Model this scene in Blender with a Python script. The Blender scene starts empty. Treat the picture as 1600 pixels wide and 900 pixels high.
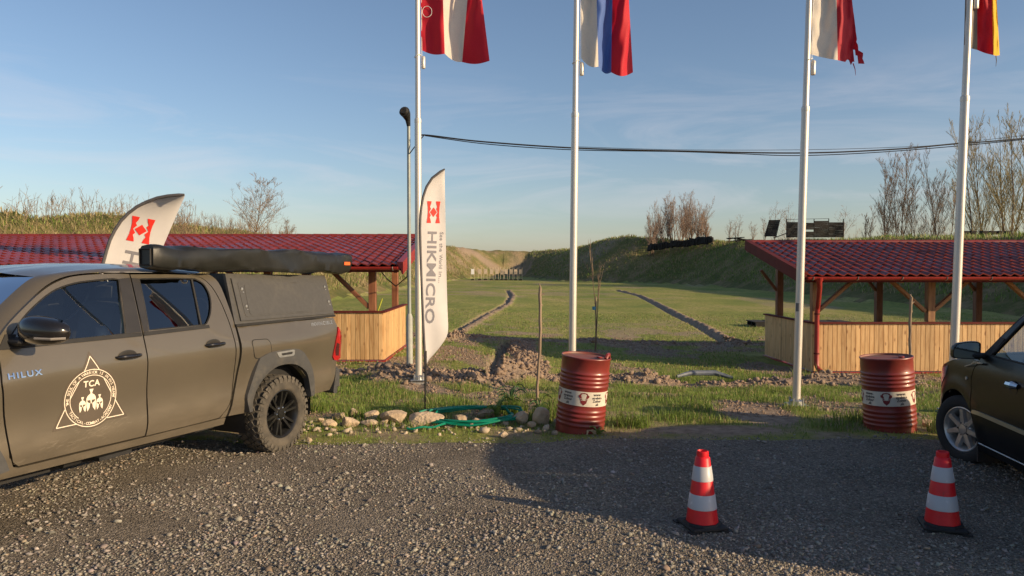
import bpy, math, random
import numpy as np
from mathutils import Vector, Matrix
from mathutils.geometry import delaunay_2d_cdt
random.seed(7); RNG = np.random.default_rng(11)
S = bpy.context.scene; COL = S.collection
R = math.radians; PI = math.pi
# ------------------------------------------------------------------ camera, sky, sun, exposure
CAM_H = 1.8; F = 1150.0; PITCH = math.atan(32/1150)
cd = bpy.data.cameras.new("camera"); cam = bpy.data.objects.new("camera", cd); COL.objects.link(cam)
cam.location = (0, 0, CAM_H); cam.rotation_euler = (PI/2-PITCH, 0, 0)
cd.sensor_width = 36; cd.lens = F/1600*36; cd.clip_end = 3000; cd.clip_start = .05
S.camera = cam
SUN_EL = R(17.5); SUN_AZ = math.atan2(.91, -.42)          # clockwise from +Y
SUND = Vector((math.sin(SUN_AZ)*math.cos(SUN_EL), math.cos(SUN_AZ)*math.cos(SUN_EL), math.sin(SUN_EL)))
w = bpy.data.worlds.new("World"); S.world = w; w.use_nodes = True
wt = w.node_tree; wn = wt.nodes; wn.clear(); wl = wt.links
wo = wn.new('ShaderNodeOutputWorld'); bg = wn.new('ShaderNodeBackground'); bg.inputs[1].default_value = .118
sky = wn.new('ShaderNodeTexSky'); sky.sky_type = 'NISHITA'; sky.sun_disc = False
sky.sun_elevation = SUN_EL; sky.sun_rotation = SUN_AZ; sky.air_density = 1.0; sky.dust_density = 1.0; sky.ozone_density = 3.6; sky.altitude = 100
tc = wn.new('ShaderNodeTexCoord')
mp = wn.new('ShaderNodeMapping'); mp.inputs['Scale'].default_value = (1.3, 1.3, 7.5); mp.inputs['Rotation'].default_value = (R(8), R(22), R(20))
wl.new(tc.outputs['Generated'], mp.inputs[0])
nz = wn.new('ShaderNodeTexNoise'); nz.inputs['Scale'].default_value = 2.1; nz.inputs['Detail'].default_value = 9; nz.inputs['Roughness'].default_value = .62; nz.inputs['Distortion'].default_value = .9
wl.new(mp.outputs[0], nz.inputs[0])
cr = wn.new('ShaderNodeValToRGB'); cr.color_ramp.elements[0].position = .47; cr.color_ramp.elements[1].position = .8
wl.new(nz.outputs[0], cr.inputs[0])
sx = wn.new('ShaderNodeSeparateXYZ'); wl.new(tc.outputs['Generated'], sx.inputs[0])
el = wn.new('ShaderNodeValToRGB'); e = el.color_ramp.elements; e[0].position = 0.0; e[0].color = (.2,.2,.2,1); e[1].position = .27; e[1].color = (0,0,0,1)
a_ = el.color_ramp.elements.new(.12); a_.color = (1,1,1,1); a_ = el.color_ramp.elements.new(.19); a_.color = (.75,.75,.75,1)
wl.new(sx.outputs[2], el.inputs[0])
mm = wn.new('ShaderNodeMath'); mm.operation = 'MULTIPLY'; wl.new(cr.outputs[0], mm.inputs[0]); wl.new(el.outputs[0], mm.inputs[1])
m2 = wn.new('ShaderNodeMath'); m2.operation = 'MULTIPLY'; m2.inputs[1].default_value = .45; wl.new(mm.outputs[0], m2.inputs[0])
tint = wn.new('ShaderNodeMix'); tint.data_type = 'RGBA'; tint.blend_type = 'MULTIPLY'; tint.inputs[0].default_value = 1; tint.inputs[7].default_value = (1.20,1.03,.94,1)
wl.new(sky.outputs[0], tint.inputs[6])
mx = wn.new('ShaderNodeMix'); mx.data_type = 'RGBA'; wl.new(m2.outputs[0], mx.inputs[0]); wl.new(tint.outputs[2], mx.inputs[6]); mx.inputs[7].default_value = (5.6,5.2,5.4,1)
wl.new(mx.outputs[2], bg.inputs[0]); wl.new(bg.outputs[0], wo.inputs[0])
sd = bpy.data.lights.new("sun", 'SUN'); sd.energy = 5.0; sd.angle = R(.55); sd.color = (1, .755,.46)
sun = bpy.data.objects.new("sun", sd); COL.objects.link(sun); sun.rotation_euler = SUND.to_track_quat('Z', 'Y').to_euler()
sun.location = (30, -14, 12)
S.view_settings.view_transform = 'Standard'; S.view_settings.look = 'None'; S.view_settings.exposure = 0.3; S.view_settings.gamma = 1
S.cycles.max_bounces = 8; S.cycles.transparent_max_bounces = 12

# ------------------------------------------------------------------ helpers
def at(px, py, Y):                                        # a point of the place at distance Y, from where it stands in the photograph
    x = (px-800)/F; y = -(py-450)/F
    dy = math.cos(PITCH)+y*math.sin(PITCH); dz = -math.sin(PITCH)+y*math.cos(PITCH)
    return Vector((x*Y/dy, Y, CAM_H+dz*Y/dy))
def sstep(a, b, x):
    t = np.clip((np.asarray(x, float)-a)/(b-a), 0, 1); return t*t*(3-2*t)
_P = RNG.random((256, 256))
def vnoise(x, y):
    x = np.asarray(x, float); y = np.asarray(y, float)
    xi = np.floor(x).astype(int); yi = np.floor(y).astype(int); fx = x-xi; fy = y-yi
    fx = fx*fx*(3-2*fx); fy = fy*fy*(3-2*fy)
    a = _P[xi & 255, yi & 255]; b = _P[(xi+1) & 255, yi & 255]; c = _P[xi & 255, (yi+1) & 255]; d = _P[(xi+1) & 255, (yi+1) & 255]
    return (a*(1-fx)+b*fx)*(1-fy)+(c*(1-fx)+d*fx)*fy
def fbm(x, y, o=4):
    s = 0; a = .5; t = 0
    for i in range(o):
        s = s+a*vnoise(x*2**i+17.3*i, y*2**i+5.1*i); t += a; a *= .5
    return s/t
def rawmesh(name, V, Fc, mat=None, smooth=False, sharp=None, mats=None, midx=None):
    me = bpy.data.meshes.new(name)
    if isinstance(V, np.ndarray) and isinstance(Fc, np.ndarray):
        n = len(V); m = len(Fc); k = Fc.shape[1]
        me.vertices.add(n); me.vertices.foreach_set('co', V.astype(np.float32).ravel())
        me.loops.add(m*k); me.loops.foreach_set('vertex_index', Fc.astype(np.int32).ravel())
        me.polygons.add(m); me.polygons.foreach_set('loop_start', np.arange(0, m*k, k, dtype=np.int32))
        me.update(calc_edges=True)
    else:
        me.from_pydata([tuple(v) for v in V], [], [tuple(f) for f in Fc]); me.update()
    if mat: me.materials.append(mat)
    if mats:
        for q in mats: me.materials.append(q)
        me.polygons.foreach_set('material_index', np.array(midx, dtype=np.int32))
    if smooth:
        me.polygons.foreach_set('use_smooth', np.ones(len(me.polygons), bool))
        if sharp: me.set_sharp_from_angle(angle=R(sharp))
    return me
def link(name, me, parent=None, loc=None, rot=None):
    o = bpy.data.objects.new(name, me); COL.objects.link(o)
    if parent: o.parent = parent
    if loc is not None: o.location = loc
    if rot is not None: o.rotation_euler = rot
    return o
def ob(name, V, Fc, mat, parent=None, smooth=False, sharp=35):
    return link(name, rawmesh(name, V, Fc, mat, smooth, sharp), parent)
def tag(o, label, cat=None, group=None, kind=None):
    if label: o['label'] = label
    if cat: o['category'] = cat
    if group: o['group'] = group
    if kind: o['kind'] = kind
    return o
def thing(name, label, cat, loc=(0,0,0), rot=(0,0,0), group=None):
    o = bpy.data.objects.new(name, None); COL.objects.link(o); o.empty_display_size = .2
    o.location = loc; o.rotation_euler = rot
    return tag(o, label, cat, group)
def copy_tree(o, parent=None):
    c = o.copy(); COL.objects.link(c); c.parent = parent
    for ch in o.children: copy_tree(ch, c)
    return c
class MB:
    def __init__(s): s.v = []; s.f = []
    def add(s, V, Fc):
        n = len(s.v); s.v += [tuple(v) for v in V]; s.f += [tuple(i+n for i in f) for f in Fc]; return s
    def box(s, c, d, M=None, ch=0.0):
        x, y, z = (k/2 for k in d)
        if ch <= 0:
            V = [(-x,-y,-z),(x,-y,-z),(x,y,-z),(-x,y,-z),(-x,-y,z),(x,-y,z),(x,y,z),(-x,y,z)]
            Fc = [(0,3,2,1),(4,5,6,7),(0,1,5,4),(1,2,6,5),(2,3,7,6),(3,0,4,7)]
        else:
            h = ch; V = []; Fc = []
            pl = [(-x+h,-y),(x-h,-y),(x,-y+h),(x,y-h),(x-h,y),(-x+h,y),(-x,y-h),(-x,-y+h)]
            for zz, ins in ((-z,h),(-z+h,0),(z-h,0),(z,h)):
                for (a,b) in pl: V.append((a*(1-ins/x) if ins else a, b*(1-ins/y) if ins else b, zz))
            for r in range(3):
                for i in range(8): j = (i+1) % 8; Fc.append((r*8+i, r*8+j, r*8+8+j, r*8+8+i))
            Fc.append(tuple(range(7,-1,-1))); Fc.append(tuple(range(24,32)))
        V = [Vector(v) for v in V]
        if M is not None: V = [M @ v for v in V]
        c = Vector(c); return s.add([v+c for v in V], Fc)
    def tube(s, pts, r, n=8, caps=True, closed=False):
        pts = [Vector(p) for p in pts]; m = len(pts)
        rr = r if isinstance(r, (list, tuple)) else [r]*m
        V = []; prev = None
        for i, p in enumerate(pts):
            if closed: t = pts[(i+1) % m]-pts[i-1]
            else: t = pts[min(i+1, m-1)]-pts[max(i-1, 0)]
            t.normalize()
            if prev is None:
                a = Vector((0,0,1)) if abs(t.z) < .9 else Vector((1,0,0)); u = t.cross(a).normalized()
            else: u = (prev-t*prev.dot(t)).normalized()
            prev = u; q = t.cross(u)
            for k in range(n):
                g = 2*PI*k/n; V.append(p+(u*math.cos(g)+q*math.sin(g))*rr[i])
        Fc = []
        for i in range(m if closed else m-1):
            j = (i+1) % m
            for k in range(n): l = (k+1) % n; Fc.append((i*n+k, i*n+l, j*n+l, j*n+k))
        if caps and not closed: Fc.append(tuple(range(n-1,-1,-1))); Fc.append(tuple((m-1)*n+k for k in range(n)))
        return s.add(V, Fc)
    def lathe(s, prof, n=32, M=None, a0=0, a1=2*PI, caps=False):
        V = []; full = abs(a1-a0-2*PI) < 1e-6; c = n if full else n+1
        for (r, z) in prof:
            for k in range(c):
                g = a0+(a1-a0)*k/n; V.append(Vector((r*math.cos(g), r*math.sin(g), z)))
        Fc = []
        for i in range(len(prof)-1):
            for k in range(n):
                l = (k+1) % c; Fc.append((i*c+k, i*c+l, (i+1)*c+l, (i+1)*c+k))
        if caps: Fc.append(tuple(range(c-1,-1,-1))); Fc.append(tuple((len(prof)-1)*c+k for k in range(c)))
        if M is not None: V = [M @ v for v in V]
        return s.add(V, Fc)
    def prism(s, poly, d0, d1, mapf):
        n = len(poly); V = [mapf(a, b, d0) for a, b in poly]+[mapf(a, b, d1) for a, b in poly]
        Fc = [tuple(range(n-1,-1,-1)), tuple(range(n, 2*n))]+[(i, (i+1) % n, n+(i+1) % n, n+i) for i in range(n)]
        return s.add(V, Fc)
    def ob(s, name, mat, parent=None, smooth=False, sharp=35): return ob(name, s.v, s.f, mat, parent, smooth, sharp)
    def mesh(s, name, mat, smooth=False, sharp=35): return rawmesh(name, s.v, s.f, mat, smooth, sharp)

# ------------------------------------------------------------------ materials
MATS = {}
def mat(name, col, rough=.6, metal=0, var=.0, vs=8, col2=None, bump=0, bs=60, objvar=0, coat=0, spec=None, stretch=None, detail=5, attr=None, backlit=0, vpos=(.35,.7), ior=None):
    m = bpy.data.materials.new(name); m.use_nodes = True; t = m.node_tree; N = t.nodes; L = t.links
    b = N['Principled BSDF']; b.inputs['Roughness'].default_value = rough; b.inputs['Metallic'].default_value = metal
    if spec is not None: b.inputs['Specular IOR Level'].default_value = spec
    if coat: b.inputs['Coat Weight'].default_value = coat; b.inputs['Coat Roughness'].default_value = .04
    c4 = tuple(col)+(1,); b.inputs['Base Color'].default_value = c4
    tcn = N.new('ShaderNodeTexCoord'); mpn = N.new('ShaderNodeMapping'); L.new(tcn.outputs['Object'], mpn.inputs[0])
    if stretch: mpn.inputs['Scale'].default_value = stretch
    out = None
    if col2 is not None or var:
        if col2 is None: col2 = tuple(min(1, c*(1+var)) for c in col); c4 = tuple(c*(1-var) for c in col)+(1,)
        n = N.new('ShaderNodeTexNoise'); n.inputs['Scale'].default_value = vs; n.inputs['Detail'].default_value = detail; L.new(mpn.outputs[0], n.inputs[0])
        r = N.new('ShaderNodeValToRGB'); r.color_ramp.elements[0].position = vpos[0]; r.color_ramp.elements[1].position = vpos[1]
        r.color_ramp.elements[0].color = c4; r.color_ramp.elements[1].color = tuple(col2)+(1,)
        L.new(n.outputs[0], r.inputs[0]); out = r.outputs[0]
    if attr:
        an = N.new('ShaderNodeAttribute'); an.attribute_name = attr
        mxn = N.new('ShaderNodeMix'); mxn.data_type = 'RGBA'; mxn.blend_type = 'MULTIPLY'; mxn.inputs[0].default_value = 1
        if out is not None: L.new(out, mxn.inputs[6])
        else: mxn.inputs[6].default_value = c4
        L.new(an.outputs['Color'], mxn.inputs[7]); out = mxn.outputs[2]
    if objvar:
        oi = N.new('ShaderNodeObjectInfo'); hs = N.new('ShaderNodeHueSaturation')
        mr = N.new('ShaderNodeMapRange'); mr.inputs[3].default_value = 1-objvar; mr.inputs[4].default_value = 1+objvar
        L.new(oi.outputs['Random'], mr.inputs[0]); L.new(mr.outputs[0], hs.inputs['Value'])
        if out is not None: L.new(out, hs.inputs['Color'])
        else: hs.inputs['Color'].default_value = c4
        out = hs.outputs[0]
        cm = N.new('ShaderNodeCombineXYZ'); ml = N.new('ShaderNodeMath'); ml.operation = 'MULTIPLY'; ml.inputs[1].default_value = 37
        L.new(oi.outputs['Random'], ml.inputs[0]); L.new(ml.outputs[0], cm.inputs[0]); L.new(ml.outputs[0], cm.inputs[2]); L.new(cm.outputs[0], mpn.inputs['Location'])
    if out is not None: L.new(out, b.inputs['Base Color'])
    if bump:
        n2 = N.new('ShaderNodeTexNoise'); n2.inputs['Scale'].default_value = bs; n2.inputs['Detail'].default_value = 6; L.new(mpn.outputs[0], n2.inputs[0])
        bn = N.new('ShaderNodeBump'); bn.inputs['Strength'].default_value = 1; bn.inputs['Distance'].default_value = bump
        L.new(n2.outputs[0], bn.inputs['Height']); L.new(bn.outputs[0], b.inputs['Normal'])
    if backlit:
        tr = N.new('ShaderNodeBsdfTranslucent'); ms = N.new('ShaderNodeMixShader'); ms.inputs[0].default_value = backlit
        if out is not None: L.new(out, tr.inputs[0])
        else: tr.inputs[0].default_value = c4
        L.new(b.outputs[0], ms.inputs[1]); L.new(tr.outputs[0], ms.inputs[2]); L.new(ms.outputs[0], N['Material Output'].inputs[0])
    MATS[name] = m; return m
M_PAINT = mat('bronze_paint', (.165,.142,.106), .33, .5, col2=(.14,.121,.092), vs=1.6, coat=.55, bump=.0006, bs=9)
# dust on the lower doors, by height
t = M_PAINT.node_tree; N = t.nodes; L = t.links; b = N['Principled BSDF']
tcn = N.new('ShaderNodeTexCoord'); sz = N.new('ShaderNodeSeparateXYZ'); L.new(tcn.outputs['Object'], sz.inputs[0])
mr = N.new('ShaderNodeMapRange'); mr.inputs[1].default_value = .85; mr.inputs[2].default_value = .45; L.new(sz.outputs[2], mr.inputs[0])
dn = N.new('ShaderNodeTexNoise'); dn.inputs['Scale'].default_value = 5; dn.inputs['Detail'].default_value = 8; dmp = N.new('ShaderNodeMapping'); dmp.inputs['Scale'].default_value = (1,1,3.5); L.new(tcn.outputs['Object'], dmp.inputs[0]); L.new(dmp.outputs[0], dn.inputs[0])
dm = N.new('ShaderNodeMath'); dm.operation = 'MULTIPLY'; L.new(mr.outputs[0], dm.inputs[0]); L.new(dn.outputs[0], dm.inputs[1])
old = b.inputs['Base Color'].links[0].from_socket; dx = N.new('ShaderNodeMix'); dx.data_type = 'RGBA'; L.new(dm.outputs[0], dx.inputs[0]); L.new(old, dx.inputs[6]); dx.inputs[7].default_value = (.19,.16,.12,1); L.new(dx.outputs[2], b.inputs['Base Color'])
ma = N.new('ShaderNodeMath'); ma.operation = 'MULTIPLY_ADD'; ma.inputs[1].default_value = .5; ma.inputs[2].default_value = .33; L.new(dm.outputs[0], ma.inputs[0]); L.new(ma.outputs[0], b.inputs['Roughness'])
M_PLAST = mat('dark_grey_plastic', (.055,.056,.058), .55, var=.1, vs=20, bump=.0001, bs=300)
M_BLACK = mat('matt_black', (.012,.012,.013), .7, var=.3)
M_GLOSSB = mat('gloss_black', (.012,.011,.011), .18, coat=.4, var=.1)
M_PILLAR = mat('pillar_black', (.028,.026,.024), .35, var=.1)
M_CANOPY = mat('canopy_powder_coat', (.062,.06,.056), .5, var=.08, vs=30, bump=.0001, bs=300)
M_BAG = mat('awning_pvc', (.014,.0145,.013), .40, var=.3, vs=6, bump=.004, bs=5)
M_RUB = mat('dusty_tyre', (.05,.045,.038), .9, col2=(.11,.095,.075), vs=9, bump=.0015, bs=90)
M_TREAD = mat('tread_rubber', (.045,.042,.036), .9, col2=(.12,.105,.085), vs=14, bump=.0015, bs=90)
M_RIMB = mat('black_rim', (.018,.018,.018), .35, .3, var=.3, coat=.2)
M_CHROME = mat('chrome', (.75,.75,.76), .12, 1, var=.05)
M_STEEL = mat('galvanised_steel', (.45,.46,.46), .45, .8, var=.15, vs=15)
M_SILVER = mat('silver_rim', (.50,.48,.46), .35, .7, var=.12, vs=12)
M_RED_L = mat('red_lens', (.35,.008,.012), .15, coat=.6, var=.2)
M_CLEAR_L = mat('clear_lens', (.34,.34,.33), .12, .2, coat=.6, var=.05)
M_ORANGE = mat('orange_patch', (.75,.12,.02), .6, var=.15)
M_CREAM = mat('cream_vinyl', (.78,.68,.55), .5, var=.05)
M_DECAL = mat('brown_vinyl', (.088,.07,.052), .45, var=.05)
M_CARB = mat('black_car_paint', (.006,.0065,.008), .28, 0, var=.2, coat=.04, spec=.22)
M_SEAT = mat('seat_fabric', (.035,.037,.04), .9, var=.2)
def glassmat(name, tintc, refl):
    m = bpy.data.materials.new(name); m.use_nodes = True; t = m.node_tree; N = t.nodes; L = t.links; N.remove(N['Principled BSDF'])
    tr = N.new('ShaderNodeBsdfTransparent'); tr.inputs[0].default_value = tintc+(1,)
    gl = N.new('ShaderNodeBsdfGlossy'); gl.inputs['Roughness'].default_value = .01; gl.inputs[0].default_value = (.95,.97,1,1)
    fr = N.new('ShaderNodeFresnel'); fr.inputs[0].default_value = 1.6
    ad = N.new('ShaderNodeMath'); ad.operation = 'MULTIPLY_ADD'; ad.inputs[1].default_value = 1.0; ad.inputs[2].default_value = refl; ad.use_clamp = True
    ms = N.new('ShaderNodeMixShader'); L.new(fr.outputs[0], ad.inputs[0]); L.new(ad.outputs[0], ms.inputs[0]); L.new(tr.outputs[0], ms.inputs[1]); L.new(gl.outputs[0], ms.inputs[2]); L.new(ms.outputs[0], N['Material Output'].inputs[0])
    MATS[name] = m; return m
M_GLASS = glassmat('window_glass', (.74,.82,.84), .05)
M_GLASSD = glassmat('tinted_glass', (.2,.23,.25), .07)
M_MIRR = mat('mirror_glass', (.5,.55,.56), .03, 1)
M_DRUM = mat('red_drum_paint', (.24,.028,.022), .38, col2=(.15,.03,.022), vs=4, bump=.0015, bs=7, coat=.1, vpos=(.4,.75))
M_LID = mat('rusty_lid', (.22,.05,.035), .6, col2=(.20,.11,.08), vs=5)
M_BAND = mat('drum_label_white', (.66,.60,.50), .55, var=.06)
M_INK = mat('label_ink', (.06,.05,.05), .6)
M_BADGE = mat('label_badge_red', (.20,.015,.02), .6, var=.1)
M_CONE = mat('cone_red', (.70,.012,.020), .45, var=.12, vs=10, bump=.0004)
M_SLEEVE = mat('reflective_white', (.72,.72,.74), .4, col2=(.45,.46,.48), vs=12, detail=9, vpos=(.3,.42))
M_POLE = mat('flagpole_aluminium', (.62,.58,.52), .38, .35, var=.06, vs=3, stretch=(1,1,.2))
M_CONC = mat('concrete', (.33,.31,.27), .9, var=.25, vs=12, bump=.006, bs=40)
M_BOARD = mat('pine_board', (.62,.40,.19), .5, col2=(.44,.245,.10), vs=3.2, stretch=(9,9,.9), objvar=.2, bump=.0008, bs=40, vpos=(.42,.72), detail=3)
# knots on the pine
t = M_BOARD.node_tree; N = t.nodes; L = t.links; b = N['Principled BSDF']
tcn = N.new('ShaderNodeTexCoord'); oi = N.new('ShaderNodeObjectInfo'); cm = N.new('ShaderNodeVectorMath'); cm.operation = 'MULTIPLY_ADD'; ml = N.new('ShaderNodeMath'); ml.operation = 'MULTIPLY'; ml.inputs[1].default_value = 91; L.new(oi.outputs['Random'], ml.inputs[0])
cm.inputs[1].default_value = (11,11,4.4); L.new(tcn.outputs['Object'], cm.inputs[0]); L.new(ml.outputs[0], cm.inputs[2])
vo = N.new('ShaderNodeTexVoronoi'); vo.inputs['Scale'].default_value = .8; L.new(cm.outputs[0], vo.inputs[0])
kr = N.new('ShaderNodeValToRGB'); kr.color_ramp.elements[0].position = .10; kr.color_ramp.elements[0].color = (.85,.85,.85,1); kr.color_ramp.elements[1].position = .2; kr.color_ramp.elements[1].color = (0,0,0,1); L.new(vo.outputs[0], kr.inputs[0])
old = b.inputs['Base Color'].links[0].from_socket; kx = N.new('ShaderNodeMix'); kx.data_type = 'RGBA'; L.new(kr.outputs[0], kx.inputs[0]); L.new(old, kx.inputs[6]); kx.inputs[7].default_value = (.22,.09,.03,1); L.new(kx.outputs[2], b.inputs['Base Color'])
M_STAIN = mat('stained_timber', (.16,.055,.028), .6, col2=(.26,.11,.05), vs=3, stretch=(6,6,1), objvar=.2, bump=.001, bs=30)
M_TIMB = mat('honey_timber', (.34,.17,.07), .6, col2=(.20,.085,.035), vs=3, stretch=(6,6,1), objvar=.2, bump=.001, bs=30)
M_REDM = mat('red_sheet_metal', (.30,.025,.022), .4, var=.12, vs=5)
M_REDD = mat('dark_red_trim', (.11,.017,.015), .7, spec=.2, var=.15, vs=5)
def tilemat():
    m = mat('red_roof_tile', (.215,.026,.018), .42, col2=(.13,.020,.018), vs=1.2, objvar=.10)
    t = m.node_tree; N = t.nodes; L = t.links; b = N['Principled BSDF']
    g = N.new('ShaderNodeNewGeometry'); n = N.new('ShaderNodeTexNoise'); n.inputs['Scale'].default_value = .9; n.inputs['Detail'].default_value = 4; L.new(g.outputs['Position'], n.inputs[0])
    r = N.new('ShaderNodeMapRange'); r.inputs[1].default_value = .4; r.inputs[2].default_value = .62; r.inputs[3].default_value = .5; r.inputs[4].default_value = .26; L.new(n.outputs[0], r.inputs[0]); L.new(r.outputs[0], b.inputs['Roughness'])
    return m
M_TILE = tilemat()
M_BARK = mat('bark', (.17,.12,.085), .9, col2=(.10,.07,.05), vs=12, stretch=(1,1,.3))
M_TWIG = mat('twigs', (.24,.17,.115), .9, var=.2)
M_TWIGR = mat('reddish_twigs', (.30,.215,.165), .9, var=.25)
M_TWIGY = mat('budding_twigs', (.27,.22,.11), .9, var=.25)
M_DARKW = mat('black_weathered_planks', (.010,.010,.011), .9, col2=(.022,.020,.020), vs=6, objvar=.3)
M_SLEEP = mat('charred_timber', (.018,.014,.012), .9, var=.4)
def spots(m, colr, scale, lo, hi, amt=.9, st=None, rough=None):
    t = m.node_tree; N = t.nodes; L = t.links; b = [n for n in N if n.type == 'BSDF_PRINCIPLED'][0]; tcn = N.new('ShaderNodeTexCoord'); q = N.new('ShaderNodeMapping'); q.inputs['Scale'].default_value = st or (1,1,1); L.new(tcn.outputs['Object'], q.inputs[0])
    n = N.new('ShaderNodeTexNoise'); n.inputs['Scale'].default_value = scale; n.inputs['Detail'].default_value = 9; n.inputs['Roughness'].default_value = .7; L.new(q.outputs[0], n.inputs[0])
    r = N.new('ShaderNodeMapRange'); r.inputs[1].default_value = lo; r.inputs[2].default_value = hi; r.inputs[4].default_value = amt; L.new(n.outputs[0], r.inputs[0])
    x = N.new('ShaderNodeMix'); x.data_type = 'RGBA'; L.new(r.outputs[0], x.inputs[0]); bc = b.inputs['Base Color']
    if bc.links: L.new(bc.links[0].from_socket, x.inputs[6])
    else: x.inputs[6].default_value = bc.default_value
    x.inputs[7].default_value = tuple(colr)+(1,); L.new(x.outputs[2], bc)
spots(M_DRUM, (.10,.045,.025), 7, .60, .72, .8); spots(M_DRUM, (.34,.17,.12), 30, .66, .74, .5, (1,1,.3)); spots(M_CONE, (.13,.05,.04), 16, .60, .74, .7, (1,1,.5)); spots(M_TILE, (.16,.10,.08), 5, .55, .8, .5); spots(M_BAND, (.30,.24,.18), 9, .58, .75, .5)
spots(M_BOARD, (.30,.21,.13), 4, .58, .8, .35, (3,3,.5)); spots(M_POLE, (.33,.30,.26), 6, .58, .75, .5, (4,4,.4)); spots(M_PLAST, (.14,.125,.10), 9, .5, .8, .6); spots(M_CANOPY, (.12,.11,.09), 6, .52, .8, .5); spots(M_PAINT, (.19,.165,.13), 11, .56, .8, .35, (1,1,2))
M_TGT = mat('target_board', (.50,.40,.30), .8, objvar=.12, var=.15)
M_TGTW = mat('white_board', (.75,.76,.76), .7, var=.05)
M_LATH = mat('pale_lath', (.60,.50,.36), .8, var=.15)
M_HOSE = mat('green_hose', (.0,.20,.12), .38, var=.15)
M_CABLE = mat('black_cable', (.015,.015,.017), .6)
M_STONE = mat('field_stone', (.58,.45,.31), .9, col2=(.36,.27,.18), vs=9, bump=.02, bs=25, objvar=.15)
M_GRAV = mat('gravel_stone', (1,1,1), .85, attr='tone')
M_GRASSB = mat('grass_blade', (1,1,1), .6, attr='tone', backlit=.3)
M_WEED = mat('dry_weed', (.26,.19,.12), .9, var=.3)
M_CLOD = mat('soil_clod', (.32,.23,.165), .95, col2=(.19,.135,.095), vs=14, bump=.012, bs=35)

# ------------------------------------------------------------------ ground
def polydist(x, y, pts):                                   # distance to a polyline, and the position along it
    best = np.full(np.shape(x), 1e9); tt = np.zeros(np.shape(x)); side = np.zeros(np.shape(x))
    for i in range(len(pts)-1):
        ax, ay = pts[i][:2]; bx, by = pts[i+1][:2]; dx, dy = bx-ax, by-ay; L2 = dx*dx+dy*dy
        t = np.clip(((x-ax)*dx+(y-ay)*dy)/L2, 0, 1); d = np.hypot(x-ax-t*dx, y-ay-t*dy)
        c = d < best; best = np.where(c, d, best); tt = np.where(c, i+t, tt)
        side = np.where(c, np.sign((x-ax)*dy-(y-ay)*dx), side)
    return best, tt, side
BERM_L = [(-60,22,3.2),(-34,25,3.6),(-21,28,3.85),(-18.3,34,3.95),(-17.5,45,3.95),(-17,60,3.95),(-17,90,4.3),(-16.5,118,5.2),(-14,148,6.0),(-7,166,5.8),(5,172,5.6),(12,162,5.7)]
BERM_R = [(12,162,5.1),(15,137,5.6),(16.5,124,6.5),(18,114,6.75),(25,106,5.6),(29,95,5.1),(30,75,4.55),(29.5,45,3.9),(30,20,3.9),(45,5,3.6),(90,-5,3.5)]
BANK_PTS = BERM_L+BERM_R[1:]
TR_L = [(-1.9,19.6),(-1.34,28),(-.35,40),(-.14,52),(-.45,63)]
TR_R = [(5.9,19.8),(6.7,26.4),(7.3,33.3),(8.4,44),(9.4,55),(9.4,66)]
MOUND = [(.28,12.7),(.35,15),(.2,17.5),(.3,19.6)]
TR_N = [(-.38,12.6),(-.33,15.5),(-.15,19.6)]
ROW1 = [(-3.4,12.9),(-1.6,12.7),(0,12.7),(2.2,12.9),(3.6,12.5),(5.0,12.9),(6.8,12.7)]
ROW2 = [(-4.5,20.3),(-2,20.1),(0,20.2),(2.4,20),(6.5,20.2),(9,19.9)]
def berm(x, y):
    d, t, s = polydist(x, y, BANK_PTS)
    hz = np.interp(t, range(len(BANK_PTS)), [p[2] for p in BANK_PTS])
    hw = np.interp(t, [0, 5, 8, 10, 12, 15, 17, 20], [6.5, 7.5, 9, 13, 12, 12, 8.5, 8.5])
    q = d/hw+ .10*(fbm(x*.35, y*.35)-.5)
    pr = np.where(q < .12, 1, np.clip(1-(q-.12)/.88, 0, 1)); pr = pr*pr*(3-2*pr)*.45+pr*.55
    out = (hz+.15)*(1+.07*(fbm(x*.12+9, y*.12)-.5)*2)*pr
    return out+pr*.5*(fbm(x*.6, y*.6)-.5)
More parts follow.
